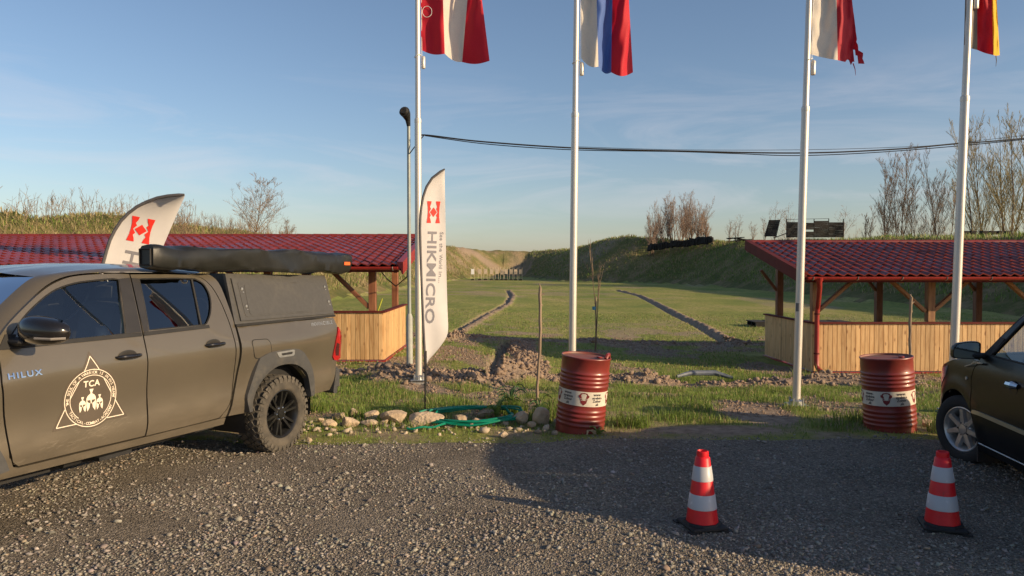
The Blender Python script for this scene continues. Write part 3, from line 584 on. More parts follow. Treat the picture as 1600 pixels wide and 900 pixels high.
# jagged row of charred timbers along the crest, built one by one
t1 = thing('timber_row', 'jagged row of charred black timbers lying along the crest of the bank', 'timber pile', (24.0,101,0))
for q in range(40):
    f_ = q/39; px = 1012+95*f_; Yq = 104-8*f_; p = at(px, 380, Yq); zz = at(px, 388-12*f_**.7, Yq).z
    mb = MB(); mb.box((0,0,0), (random.uniform(.25,.4),.6,random.uniform(.45,1.0)), ch=.03); o = mb.ob('sleeper', M_SLEEP, t1); o.location = (p.x-24.0, Yq-101-1.5, zz+random.uniform(-.12,.12)); o.rotation_euler = (random.gauss(0,.1), random.gauss(0,.16), random.random())
t1 = bankthing('plank_stack', 'low heap of tipped dark planks right of the far bare trees', 1147, 90, 'plank pile')
for q in range(9):
    mb = MB(); mb.box((0,0,0), (random.uniform(1.1,2.4),.25,.09)); o = mb.ob('plank', M_DARKW, t1); o.location = (random.uniform(-1.3,1.3), random.uniform(-.3,.3), -.45+.05*q); o.rotation_euler = (0, random.gauss(0,.07), random.gauss(0,.3))
t1 = bankthing('block_row', 'low dark blocks in the grass under the tall bare trees at right', 1540, 52, 'block row')
for q in range(6):
    mb = MB(); mb.box((0,0,0), (.42,.4,.26), ch=.03); o = mb.ob('block', M_SLEEP, t1); o.location = (-1.5+q*.56+(.25 if q > 1 else 0), 0, .33); o.rotation_euler = (0, random.gauss(0,.05), 0)

# ------------------------------------------------------------------ target stands far down the range
def zt(x, y): return float(gz(np.array(float(x)), np.array(float(y))))
YT = 112.0
for q, px in enumerate([738.5,749.6,758.6,768,776.4,784.5,790.5,798.6,805.6,813.4]):
    p = at(px, 430, YT); z0 = zt(p.x, YT); k = YT/F
    lab = 'white number board at the left end of the target row' if q == 0 else ['', 'target frame next to the white board','second target frame from the left, tan board','third target frame from the left','fourth target frame from the left','fifth target frame, its board lower than its neighbours','sixth target frame, close to the fifth','seventh target frame from the left','eighth target frame, second from the right','rightmost target frame of the row'][q]
    rt = thing('target_stand', lab, 'target', (p.x, YT, z0), group='target stands at the end of the range')
    for s_ in (-1,1):
        mb = MB(); mb.box((s_*.24, 0, .95), (.045,.045,1.95+.2*random.random())); mb.ob('post', M_LATH, rt)
    mb = MB(); mb.box((0,-.04,(1.32 if q != 5 else 1.25)), (.46,.03,.74 if q else .8)); mb.ob('board', M_TGTW if q == 0 else M_TGT, rt)
    mb = MB(); mb.box((0,0,.10), (.5,.5,.2), ch=.03); mb.ob('foot', M_SLEEP, rt)

# ------------------------------------------------------------------ pavilions
def tile_mesh():
    W, Lg = .2, .36; mb = MB(); V_ = []; nx = 8
    prof = [(k/nx*W, .020*math.sin(2*PI*k/nx)+.006*math.sin(4*PI*k/nx)) for k in range(nx+1)]
    for yy, dz in ((0,.0),(0,.024),(Lg,.002)):
        for a, b_ in prof: V_.append((a, yy, b_+dz))
    n = nx+1; Fc = [(r_*n+k, r_*n+k+1, (r_+1)*n+k+1, (r_+1)*n+k) for r_ in range(2) for k in range(nx)]
    return rawmesh('tile', V_, Fc, M_TILE, True, 40)
TILE = tile_mesh()
def board_mesh(w_, h_, th=.02):
    mb = MB(); a = w_/2; g = .004
    pl = [(-a+.001,0),(-a+.001+g,-th),(a-.001-g,-th),(a-.001,0)]
    V_ = [(x, y, 0) for x, y in pl]+[(x, y, h_) for x, y in pl]
    return rawmesh('board', V_, [(0,1,5,4),(1,2,6,5),(2,3,7,6),(0,3,2,1),(4,5,6,7),(3,0,4,7)], M_BOARD)
def timber(root, name, a, b_, s, m, s2=None):
    a = Vector(a); b_ = Vector(b_); d = b_-a; mb = MB(); q = d.to_track_quat('Z', 'Y').to_matrix()
    if abs(d.normalized().z) > .999: q = Matrix.Identity(3)
    mb.box((0,0,d.length/2), (s, s2 or s, d.length), ch=.006); me = mb.mesh(name, m); o = link(name, me, root, a); o.rotation_euler = q.to_euler(); return o
def pavilion(label, xc, xfar, yf, yb, zg, eave_y, ridge_y, back_y, eave_z, ridge_z, xe, dirx, posts_f, posts_b, lit, tiles_first, honey):
    """xc: corner x of the near front corner; dirx: +1 the building runs towards +x"""
    rt = thing('pavilion', label, 'pavilion', (xc, yf, zg)); L0 = abs(xfar-xc); bw = .094
    def W(x, y, z): return Vector((x-xc, y-yf, z-zg))
    wz = zg+.03
    BF = board_mesh(bw, .96)
    n = int(L0/bw)
    for k in range(n):
        o = link('board', BF, rt, (dirx*(k+.5)*bw, 0, .04))
    nb = int((yb-yf)/bw); BS = BF
    for k in range(nb):
        o = link('board', BS, rt, (0, (k+.5)*bw, .04), (0,0, PI/2 if dirx < 0 else -PI/2))
    # back parapet in one (seen only over the front one)
    nbk = min(60, 300-n-nb)
    for k in range(0): link('board', BF, rt, (dirx*(k+.5)*bw, yb-yf, .04), (0,0,PI))
    mb = MB(); mb.box((dirx*L0/2, -.015, .0), (L0+.08, .09, .05)); mb.box((0-dirx*.012, (yb-yf)/2, .0), (.09, yb-yf+.06, .05)); mb.ob('base_rail', M_REDM, rt)
    mb = MB(); mb.box((dirx*L0/2, 0, 1.018), (L0+.1, .12, .034)); mb.box((0, (yb-yf)/2+.03, 1.016), (.12, yb-yf-.06, .030)); mb.ob('parapet_cap', M_REDD, rt)
    mb = MB(); mb.box((dirx*(L0/2+.1), (yb-yf)/2, -.10), (L0-.1, yb-yf-.1, .16)); mb.ob('floor_slab', M_CONC, rt)
    rbz = eave_z+(ridge_z-eave_z)*(yb-.09-eave_y)/(ridge_y-eave_y)-.22
    for (px_, m) in posts_f: timber(rt, 'post', W(px_, yf+.09, zg+1.035), W(px_, yf+.09, eave_z+.03), .145, m)
    for (px_, m) in posts_b: timber(rt, 'post', W(px_, yb-.09, zg+.0), W(px_, yb-.09, rbz), .145, m)
    for (y_, nm) in ((yf+.09, 'front_beam'), (yb-.09, 'rear_beam')):
        mb = MB(); mb.box((dirx*(L0/2-.1), y_-yf, (eave_z+.045 if nm == 'front_beam' else rbz+.02)-zg), (L0+.75, .14, .12)); mb.ob(nm, M_STAIN, rt)
    # roof: planes of single tiles
    for side, ey in ((0, eave_y),):
        sl = math.hypot(ridge_y-ey, ridge_z-eave_z); ang = math.atan2(ridge_z-eave_z, abs(ridge_y-ey)); rows = int(round(sl/.33))
        Lr = abs(xfar-xe)+.3; cols = int(Lr/.2); rest = MB(); step = sl/rows
        mbd = MB(); th = .03
        e0 = W(xe, ey, eave_z-.085); r0 = W(xe, ridge_y, ridge_z-.085); e1 = e0+Vector((dirx*Lr,0,0)); r1 = r0+Vector((dirx*Lr,0,0)); dn = Vector((0,0,-th))
        Vd = [e0,e1,r1,r0,e0+dn,e1+dn,r1+dn,r0+dn]; mbd.add(Vd, [(0,1,2,3),(7,6,5,4),(0,4,5,1),(1,5,6,2),(2,6,7,3),(3,7,4,0)]); mbd.ob('roof_deck', M_STAIN, rt)
        for r_ in range(rows):
            for c_ in range(cols):
                xk = xe+dirx*(c_*.2)+(0 if dirx > 0 else -.2); f = r_*step
                yk = ey+(ridge_y-ey)*f/sl; zk = eave_z+(ridge_z-eave_z)*f/sl-.012
                rot = (ang+random.gauss(0,.006), random.gauss(0,.008), 0) if side == 0 else (ang, 0, PI)
                loc = W(xk, yk, zk) if side == 0 else W(xk+.2, yk, zk)
                if side == 0 and c_*rows+r_ < 300: link('tile', TILE, rt, loc, rot)
                else:
                    Mx = Matrix.Translation(loc) @ Matrix.Rotation(rot[2],4,'Z') @ Matrix.Rotation(ang,4,'X'); rest.add([Mx @ v.co for v in TILE.vertices], [tuple(p.vertices) for p in TILE.polygons])
        o = rest.ob('roof_tiles', M_TILE, rt, True, 40); o['kind'] = 'stuff'
    Lr = abs(xfar-xe)+.3
    mb = MB(); mb.box((dirx*(Lr/2)+W(xe,0,0).x, ridge_y-yf+.03, ridge_z-zg-.08), (Lr, .03, .22)); mb.ob('rear_fascia', M_REDD, rt)
    for k in range(int(Lr/.4)):
        mb = MB(); mb.lathe([(.075,0),(.082,.2),(.086,.41)], 10, Matrix.Translation(W(xe+dirx*.4*k+(0 if dirx > 0 else -.4), ridge_y, ridge_z-.02)) @ Matrix.Rotation(PI/2,4,'Y'), PI*.9, PI*2.1 ) if False else mb.tube([W(xe+dirx*.4*k, ridge_y, ridge_z-.012), W(xe+dirx*(.4*k+.41), ridge_y, ridge_z-.012)], [.060,.068], 10); mb.ob('ridge_tile', M_TILE, rt, True)
    # verge trim on the visible gable end, front and rear
    for ey in (eave_y,):
        mb = MB(); a = W(xe-dirx*.02, ey, eave_z+.05); c = W(xe-dirx*.02, ridge_y, ridge_z+.05); V_ = []
        for p in (a, c): V_ += [p, p+Vector((dirx*.10,0,0)), p+Vector((dirx*.10,0,-.03)), p+Vector((dirx*.0+.0,0,-.24)), p+Vector((-dirx*.02,0,-.24)), p+Vector((-dirx*.02,0,0))]
        mb.add(V_, [(k, (k+1) % 6, 6+(k+1) % 6, 6+k) for k in range(6)]+[(0,1,2,3,4,5),(11,10,9,8,7,6)]); mb.ob('verge_board', M_REDM if dirx < 0 else M_REDD, rt)
    # gutter and fascia
    mb = MB(); pr = [(math.cos(a)*.065, math.sin(a)*.065) for a in np.linspace(PI, 2*PI, 9)]; x0 = W(xe+dirx*.05, 0, 0).x; x1 = x0+dirx*(Lr-.1); y0 = eave_y-yf-.035; z0 = eave_z-zg-.045
    V_ = [(x0, y0+a, z0+b_) for a, b_ in pr]+[(x1, y0+a, z0+b_) for a, b_ in pr]+[(x0, y0+a*.93, z0+b_*.93+.001) for a, b_ in pr]+[(x1, y0+a*.93, z0+b_*.93+.001) for a, b_ in pr]; n_ = 9
    Fc = [(k, k+1, n_+k+1, n_+k) for k in range(8)]+[(2*n_+k, 3*n_+k, 3*n_+k+1, 2*n_+k+1) for k in range(8)]+[(0,n_,3*n_,2*n_),(8,2*n_+8,3*n_+8,n_+8)]+[tuple(range(9)), tuple(range(17,8,-1))]
    mb.add(V_, Fc); mb.ob('gutter', M_REDM, rt, True, 40)
    mb = MB(); mb.box(((x0+x1)/2, eave_y-yf+.05, eave_z-zg-.10), (abs(x1-x0), .025, .10)); mb.ob('fascia_board', M_REDD, rt)
    for k in range(int(Lr/.85)):                    # gutter brackets
        mb = MB(); mb.tube([(x0+dirx*(.1+.85*k), y0+math.cos(a)*.071, z0+math.sin(a)*.071) for a in np.linspace(PI, 2*PI, 7)], .007, 4); mb.ob('gutter_bracket', M_STEEL, rt)
    for k in range(int(Lr/.9)):                     # rafters under the roof
        for ey in (eave_y,):
            timber(rt, 'rafter', W(xe+dirx*(.12+.9*k), ey+(.06 if ey == eave_y else -.06), eave_z-.12), W(xe+dirx*(.12+.9*k), ridge_y, ridge_z-.13), .07, M_TIMB if honey else M_STAIN, .09)
    return rt, W
# right pavilion
zg = -.34; yf, yb = 14.9, 17.75
xs = [6.15, 8.50, 10.85, 13.2, 15.55]; xb = [6.42, 8.80, 11.18, 13.55, 15.9]
pr_, W = pavilion('open timber pavilion with red tiled roof at right, behind the black car', 6.12, 16.6, yf, yb, zg, 14.12, 17.6, 19.0, 1.665, 2.41, 5.60, 1, [(x+.02, M_TIMB) for x in xs], [(x, M_STAIN) for x in xb], True, True, True)
EZ = 1.74
for k, x in enumerate(xs):
    for s_ in (-1,1):
        if k == 0 and s_ < 0: continue
        timber(pr_, 'brace', W(x+s_*.08, yf+.09, zg+1.25), W(x+s_*1.02, yf+.09, EZ), .10, M_TIMB, .07)
for x in xb[:3]:
    timber(pr_, 'brace', W(x-.07, yb-.09, 1.25), W(x-.45, yb-.09, EZ), .08, M_STAIN, .06)
# downpipe with swan neck
mb = MB(); gxp = 5.98; pp = [W(gxp-.10,14.09,1.60), W(gxp-.10,14.09,1.52), W(gxp-.06,14.16,1.42), W(gxp+.12,14.65,1.08), W(gxp+.17,14.80,.98), W(gxp+.17,14.82,.8), W(gxp+.17,14.82,.3), W(gxp+.17,14.82,-.16), W(gxp+.19,14.79,-.24), W(gxp+.24,14.70,-.30)]
mb.tube(pp, [.085,.055]+[.047]*8, 12); mb.ob('downpipe', M_REDM, pr_, True)
mb = MB()
for z_ in (.85,.05): mb.lathe([(.056,0),(.056,.03)], 12, Matrix.Translation(W(gxp+.17,14.82,z_)))
mb.ob('pipe_clamp', M_REDD, pr_)
# left pavilion
zg = -.12
pl_, W = pavilion('open timber pavilion with red tiled roof at left, behind the pickup', -2.63, -16.4, 15.0, 18.1, zg, 14.2, 18.4, 19.0, 1.86, 2.59, -2.14, -1, [(-2.86, M_STAIN), (-5.0, M_STAIN), (-7.3, M_STAIN), (-9.6, M_STAIN), (-11.9, M_STAIN), (-14.2, M_STAIN)], [(-2.86, M_STAIN), (-5.0, M_STAIN), (-7.3, M_STAIN), (-9.6, M_STAIN), (-11.9, M_STAIN), (-14.2, M_STAIN)], True, True, False)
for x in (-2.86,-5.0,-7.3,-9.6,-11.9,-14.2):
    timber(pl_, 'brace', W(x-.07, 15.09, .98), W(x-.90, 15.09, 1.80), .11, M_STAIN, .08)
    if x < -3: timber(pl_, 'brace', W(x+.07, 15.09, .98), W(x+.90, 15.09, 1.80), .11, M_STAIN, .08)
mb = MB(); mb.tube([W(-2.75,15.3,1.75), W(-2.6,15.4,1.55), W(-2.35,14.9,1.42), W(-2.05,14.4,1.62), W(-1.98,14.2,2.1)], .012, 6); mb.ob('cable', M_CABLE, pl_, True)
mb = MB(); mb.tube([W(-2.78,15.2,.88), W(-2.68,15.2,1.16)], .014, 6); mb.ob('tool_handle', mat('yellow_green_handle', (.45,.5,.05), .5), pl_)

# ------------------------------------------------------------------ flagpoles and flags
def flagpole(label, px, py, Yb, joint_py, lean, dia, weight_py, ring):
    b0 = at(px, py, Yb); z0 = zt(b0.x, Yb); rt = thing('flagpole', label, 'flagpole', (b0.x, Yb, z0), (0, lean, 0), 'white flagpoles along the lot')
    zj = at(px, joint_py, Yb).z-z0; r = dia/2
    mb = MB(); mb.lathe([(r*1.02,0),(r*1.0,zj)], 20, caps=True); mb.ob('lower_tube', M_POLE, rt, True)
    mb = MB(); mb.lathe([(r*1.04,zj-.02),(r*1.08,zj),(r*1.04,zj+.04),(r*.84,zj+.05)], 20, caps=True); mb.ob('collar', M_POLE, rt, True)
    mb = MB(); mb.lathe([(r*.80,zj+.05),(r*.62,7.9)], 20, caps=True); mb.ob('upper_tube', M_POLE, rt, True)
    mb = MB(); mb.lathe([(.001,7.9),(.05,7.93),(.06,7.97),(.04,8.02),(.001,8.04)], 12); mb.ob('finial', M_POLE, rt, True)
    mb = MB(); mb.box((0,0,.02), (.24,.24,.02), ch=.006); mb.lathe([(r*1.7,.03),(r*1.7,.07),(r*1.05,.09)], 16)
    mb.ob('base_plate', M_STEEL, rt, False)
    for a in range(4):
        mb = MB(); mb.lathe([(.014,.035),(.014,.12)], 6, Matrix.Translation((.09*math.cos(PI/4+a*PI/2), .09*math.sin(PI/4+a*PI/2), -.01)), caps=True); mb.ob('anchor_bolt', M_STEEL, rt)
    mb = MB(); mb.box((0,0,-.05), (.34,.34,.09), ch=.03); mb.ob('footing', M_CONC, rt)
    wz = at(px, weight_py, Yb).z-z0
    mb = MB(); mb.lathe([(.028,-.09),(.032,-.08),(.032,.08),(.02,.1)], 10, Matrix.Translation((r+.035,0,wz)), caps=True); mb.ob('counterweight', M_POLE, rt, True)
    mb = MB(); mb.tube([(r*.9*math.cos(a)+.02*(1 if ring else 0), r*1.4*math.sin(a), wz+.10+.02*math.cos(a)) for a in np.linspace(0,2*PI,14)[:-1]], .006, 5, closed=True)
    if ring is False or Yb < 9.3: mb.tube([(r+.10+.075*math.cos(a), -.03, wz+.78+.085*math.sin(a)) for a in np.linspace(0,2*PI,16)[:-1]], .004, 5, closed=True)
    mb.ob('cord_ring', M_TGTW, rt); mb = MB(); mb.tube([(r*.8+.022,0,wz+.1),(r*.7+.02,0,7.8)], .005, 5); mb.ob('halyard', M_TGTW, rt)
    return rt
flagpole('first flagpole from the left, beside the lamp post and white feather banner', 654.5, 612, 11.6, 190, 0.0, .105, 98, False)
flagpole('second flagpole, standing behind the red drum left of centre', 893.5, 598, 10.75, 181, .0095, .105, 108, None)
flagpole('third flagpole, with the torn white and red flag and small sticker', 1244, 640, 9.75, 172, .0205, .10, 106, True)
flagpole('fourth flagpole, rightmost, rising behind the black car', 1487, 632, 9.15, 156, .026, .10, 2, True)
mb = MB(); p = at(1248, 480, 9.72); mb.lathe([(.0525,-.055),(.0525,.055)], 16, Matrix.Translation((0,0,0)), PI*1.2, PI*1.8); st = mb.ob('pole_sticker', mat('sticker_dark', (.12,.12,.13), .5)); st.location = (p.x+.005, 9.755, p.z); tag(st, 'small dark sticker stuck around the third flagpole', 'sticker')
def cloth(name, m): return mat(name, m, .7, var=.05, backlit=.35, vs=60)
C_RED = cloth('flag_red', (.62,.012,.03)); C_WHT = cloth('flag_white', (.80,.72,.62)); C_BLU = cloth('flag_blue', (.10,.19,.52)); C_GLD = cloth('flag_gold', (.85,.50,.01)); C_GRY = cloth('flag_faded_black', (.26,.22,.18)); C_DRED = cloth('flag_dark_red', (.45,.012,.03))
def flag(label, Yb, top, bot, bands, fold, seed, ragged=False, amp=.05):
    """top: pixel x of the band borders at the picture's top edge; bot: pixel points of the borders on the lower hem"""
    rnd = random.Random(seed); o0 = at(bot[0][0], bot[0][1], Yb); rt = thing('flag', label, 'flag', o0)
    n = len(bands)
    for k in range(n):
        nu, nv = 12, 44; V_ = []; Fc = []
        for j in range(nv+1):
            for i in range(nu+1):
                s = (k+i/nu)/n; g = k+i/nu
                kk = min(int(g), n-1); f = g-kk
                def hem(q): return bot[q] if q < len(bot) else bot[-1]
                bx_ = bot[kk][0]*(1-f)+bot[kk+1][0]*f; by_ = bot[kk][1]*(1-f)+bot[kk+1][1]*f+fold[0]*math.sin(f*PI)*fold[1]
                tx_ = top[kk]*(1-f)+top[kk+1]*f
                v = j/nv                                   # 0 at hem, 1 at the top of the flag, 1.75 m above
                rat = v*175/by_*1.0
                px_ = bx_+(tx_-bx_)*min(rat, 1.25); py_ = by_-v*190
                ph = 2*PI*(s*fold[2]+.25*math.sin(v*3+seed)); d = amp*math.sin(ph+v*1.6)*sstep(0,.35,s)+.018*math.sin(ph*2.7-v*5)*sstep(0,.3,s)+.006*math.sin(v*26+s*17+seed)
                if ragged and k == n-1 and i == nu: px_ += rnd.uniform(-1.6,1.2)*(1 if j < 9 else .15)+(6 if j < 5 else 0)
                if ragged and j == 0 and k == n-1: py_ += rnd.uniform(-5,5)*(i > 4)
                V_.append(at(px_, py_, Yb+float(d))-o0)
        for j in range(nv):
            for i in range(nu):
                if ragged and k == n-1 and ((i == nu-3 and j < 5) or (i == nu-2 and j < 3)): continue
                a = j*(nu+1)+i; Fc.append((a, a+1, a+nu+2, a+nu+1))
        o = ob('stripe', V_, Fc, bands[k], rt, True, 180)
    return rt, o0
flag('red, white and red striped flag on the first flagpole', 11.6, (657,692,731,752), ((658,78),(695,84),(722,97),(765,95)), (C_RED, C_WHT, C_RED), (1,4,1.6), 1, amp=.10)
flag('white, blue and red striped flag on the second flagpole', 10.75, (908,932,957,982), ((908,91),(935,104),(955,113),(989,113)), (C_WHT, C_BLU, C_RED), (1,6,1.9), 2, amp=.11)
fl, fo = flag('white and dark red flag with torn fly edge on the third flagpole', 9.75, (1266,1307,1330), ((1264,84),(1309,94),(1344,100)), (C_WHT, C_DRED), (1,1,1.5), 3, True, amp=.06)
mb = MB(); q = [at(a, b_, 9.76)-fo for a, b_ in ((1333,99),(1336,108),(1337,118))]; mb.tube(q, [.008,.005,.002], 4); mb.ob('loose_thread', C_DRED, fl)
fl, fo = flag('faded dark, red and yellow striped flag on the fourth flagpole', 9.15, (1508,1527,1550,1557), ((1506,70),(1527,78),(1552,86),(1562,86)), (C_GRY, C_RED, C_GLD), (1,1,1.3), 4, amp=.05)
mb = MB(); q = [at(a, b_, 9.15)-fo for a, b_ in ((1556,86),(1557,95),(1556,104))]; mb.tube(q, [.006,.005,.002], 4); mb.ob('loose_thread', C_GRY, fl)

# ------------------------------------------------------------------ lettering
def text_polys(s, size=1.0, bold=0.0, align='CENTER', space=1.0):
    c = bpy.data.curves.new('t', 'FONT'); c.body = s; c.size = size; c.offset = bold; c.align_x = align; c.align_y = 'CENTER'; c.fill_mode = 'FRONT' if False else 'BOTH'; c.resolution_u = 3; c.space_character = space
    o = bpy.data.objects.new('t', c); COL.objects.link(o); dg = bpy.context.evaluated_depsgraph_get(); me = bpy.data.meshes.new_from_object(o.evaluated_get(dg))
    V_ = [tuple(v.co) for v in me.vertices]; Fc = [tuple(p.vertices) for p in me.polygons]; COL.objects.unlink(o); bpy.data.objects.remove(o); bpy.data.curves.remove(c); bpy.data.meshes.remove(me); return V_, Fc
class Flat:                                           # flat artwork gathered as polygons in 2D, then laid on a surface
    def __init__(s): s.v = []; s.f = []
    def poly(s, p): n = len(s.v); s.v += list(p); s.f.append(tuple(range(n, n+len(p)))); return s
    def text(s, txt, x, y, size, rot=0, bold=0, sx=1, space=1.0):
        V_, Fc = text_polys(txt, size, bold, space=space); n = len(s.v); c, q = math.cos(rot), math.sin(rot)
        for v in V_: a, b_ = v[0]*sx, v[1]; s.v.append((x+a*c-b_*q, y+a*q+b_*c))
        s.f += [tuple(i+n for i in f) for f in Fc]; return s
    def arc_text(s, txt, r, size, a_mid, step, flip=False, bold=0):
        n = len(txt); 
        for k, ch in enumerate(txt):
            if ch == ' ': continue
            d = (k-(n-1)/2)*step; a = a_mid-d if not flip else a_mid+d
            s.text(ch, r*math.cos(a), r*math.sin(a), size, a-PI/2 if not flip else a+PI/2, bold)
        return s
    def ring(s, r0, r1, n=64, cx=0, cy=0):
        for k in range(n):
            a, b_ = 2*PI*k/n, 2*PI*(k+1)/n; s.poly([(cx+r0*math.cos(a), cy+r0*math.sin(a)), (cx+r1*math.cos(a), cy+r1*math.sin(a)), (cx+r1*math.cos(b_), cy+r1*math.sin(b_)), (cx+r0*math.cos(b_), cy+r0*math.sin(b_))])
        return s
    def line(s, a, b_, w_):
        d = math.hypot(b_[0]-a[0], b_[1]-a[1]); nx, ny = -(b_[1]-a[1])/d*w_/2, (b_[0]-a[0])/d*w_/2; m = max(1, int(d/.03))
        for k in range(m):
            p = (a[0]+(b_[0]-a[0])*k/m, a[1]+(b_[1]-a[1])*k/m); q = (a[0]+(b_[0]-a[0])*(k+1)/m, a[1]+(b_[1]-a[1])*(k+1)/m)
            s.poly([(p[0]-nx,p[1]-ny),(q[0]-nx,q[1]-ny),(q[0]+nx,q[1]+ny),(p[0]+nx,p[1]+ny)])
        return s
    def ob(s, name, m, parent, f): return ob(name, [f(a, b_) for a, b_ in s.v], s.f, m, parent)

# ------------------------------------------------------------------ feather banners
M_BANNER = mat('banner_cloth', (.60,.575,.57), .75, var=.02, backlit=.2); M_SLV = mat('banner_sleeve', (.09,.085,.09), .7, var=.1); M_LOGO = mat('banner_red', (.62,.02,.012), .7); M_GREYT = mat('banner_grey_print', (.17,.165,.19), .7)
def banner(label, Yb, base_px, pole, right, scale, ang, logo, group, axis_pts):
    """pole: pixel points up the mast; right: pixel points down the free edge (both at the banner's own distance)"""
    o0 = at(base_px[0], base_px[1], Yb); rt = thing('feather_banner', label, 'banner', (o0.x, Yb, zt(o0.x, Yb))); o1 = Vector(rt.location)
    def samp(pts, t):
        L_ = [0]
        for a, b_ in zip(pts, pts[1:]): L_.append(L_[-1]+math.hypot(a[0]-b_[0], a[1]-b_[1]))
        d = t*L_[-1]; return (float(np.interp(d, L_, [p[0] for p in pts])), float(np.interp(d, L_, [p[1] for p in pts])))
    # smooth curves through the points
    def smooth(pts, n=40):
        P = [samp(pts, k/(n-1)) for k in range(n)]
        for _ in range(2): P = [P[0]]+[((P[k-1][0]+2*P[k][0]+P[k+1][0])/4, (P[k-1][1]+2*P[k][1]+P[k+1][1])/4) for k in range(1, n-1)]+[P[-1]]
        return P
    A = smooth(pole); B = smooth(right); nv, nu = 40, 14
    def dep(s, v): return ang*s+.018*math.sin(s*5+v*7)*s+.012*math.sin(v*15+s*3)*s
    def pt(s, v, off=0.0):
        f = v*(nv-1); k = min(int(f), nv-2); g = f-k; a = (A[k][0]*(1-g)+A[k+1][0]*g, A[k][1]*(1-g)+A[k+1][1]*g); b_ = (B[k][0]*(1-g)+B[k+1][0]*g, B[k][1]*(1-g)+B[k+1][1]*g)
        return at(a[0]+(b_[0]-a[0])*s, a[1]+(b_[1]-a[1])*s, Yb+dep(s, v)-off)-o1
    V_ = [pt(i/nu, j/(nv-1)) for j in range(nv) for i in range(nu+1)]; Fc = [(j*(nu+1)+i, j*(nu+1)+i+1, (j+1)*(nu+1)+i+1, (j+1)*(nu+1)+i) for j in range(nv-1) for i in range(nu)]
    ob('cloth', V_, Fc, M_BANNER, rt, True, 180)
    mb = MB(); mb.tube([at(p[0], p[1], Yb)-o1 for p in A[::2]]+[at(A[-1][0], A[-1][1], Yb)-o1], [scale*.021]*20+[scale*.012], 8); mb.ob('pole_sleeve', M_SLV, rt, True)
    low = at(pole[0][0], pole[0][1], Yb)-o1; mb = MB(); mb.tube([Vector((0,0,-.05)), low*.5, low, low+Vector((0,0,.2))], [.008,.012,.016,.016], 8); mb.ob('mast', M_BLACK, rt, True)
    # artwork, in banner axes: origin and two axis vectors in pixels, laid on the cloth by its (s, v) grid
    cx, cy, ux, uy, vx, vy = axis_pts
    Bt = []
    grid = [(i/24, j/78) for j in range(79) for i in range(25)]
    def grid_px(s, v):
        f = v*(nv-1); k = min(int(f), nv-2); g = f-k; a = (A[k][0]*(1-g)+A[k+1][0]*g, A[k][1]*(1-g)+A[k+1][1]*g); b_ = (B[k][0]*(1-g)+B[k+1][0]*g, B[k][1]*(1-g)+B[k+1][1]*g); return a[0]+(b_[0]-a[0])*s, a[1]+(b_[1]-a[1])*s
    G = np.array([grid_px(s, v) for s, v in grid]); GS = np.array(grid)
    def lay(off):
        def f(a, b_):
            X_ = cx+ux*a+vx*b_; Y_ = cy+uy*a+vy*b_
            k = int(np.argmin((G[:,0]-X_)**2+(G[:,1]-Y_)**2)); s, v = GS[k]
            for _ in range(3):                              # newton steps to the exact place on the cloth
                e = 1e-3; p0 = grid_px(s, min(v,.9985)); p1 = grid_px(s+e, min(v,.9985)); p2 = grid_px(s, min(v,.9985)+e)
                J = np.array([[(p1[0]-p0[0])/e, (p2[0]-p0[0])/e], [(p1[1]-p0[1])/e, (p2[1]-p0[1])/e]])
                try: d = np.linalg.solve(J, [X_-p0[0], Y_-p0[1]])
                except Exception: break
                s, v = min(max(s+d[0],0),1), min(max(v+d[1],0),.9985)
            return pt(s, v, off)
        return f
    L_ = Flat()
    for sg in (-1, 1):                                      # two flared bars
        o_, i_ = 1.0, .42
        pts_ = [(sg*(o_-.22*0), 1.0), (sg*.40, 1.0), (sg*.28,.62), (sg*.62,.12), (sg*.64,0), (sg*.62,-.12), (sg*.28,-.62), (sg*.40,-1.0), (sg*1.0,-1.0), (sg*.84,-.5), (sg*.80,0), (sg*.84,.5)]
        pts_ = [(sg*1.0,1.0),(sg*.34,1.0),(sg*.42,.72),(sg*.56,.48),(sg*.40,.30),(sg*.66,0),(sg*.40,-.30),(sg*.56,-.48),(sg*.42,-.72),(sg*.34,-1.0),(sg*1.0,-1.0),(sg*.88,-.45),(sg*.85,0),(sg*.88,.45)]
        L_.poly(pts_ if sg > 0 else pts_[::-1])
    L_.poly([(0,.44),(.52,0),(0,-.44),(-.52,0)]); L_.ob('logo', M_LOGO, rt, lay(.006))
    def fit(txt, y0, y1, x, sz, bold):                     # a word laid downwards between two places
        Vt_, _ = text_polys(txt, sz, bold); wd_ = max(v[0] for v in Vt_)-min(v[0] for v in Vt_); return Flat().text(txt, x, (y0+y1)/2, sz, -PI/2, bold, (y0-y1)/wd_)
    fit('HIKMICRO', -1.75, -10.2, logo[0], logo[2], .03).ob('lettering', M_GREYT, rt, lay(.006))
    if logo[3]: U_ = Flat(); pass
    if logo[3]:
        for wd_, c0, c1 in (('See', 0, 3), ('the', 4, 7), ('World', 8, 13), ('in...', 14, 18)):
            fit(wd_, -1.8-.26*c0, -1.8-.26*c1, logo[4], logo[6], 0).ob('small_lettering', M_GREYT, rt, lay(.006))
    return rt
banner('white feather banner with red logo standing upright beside the first flagpole', 9.3, (664,645), [(665,573),(662,520),(659,450),(657,390),(656,350),(658,320),(664,295),(675,276),(695,264)], [(669,563),(680,552),(701,524),(699,480),(697,400),(696,330),(695,290),(695,268)], .75, .20, (-.15,0,1.9,True,1.30,0,.75), None, (677.5,331.5,10.3,.3,.5,-17))
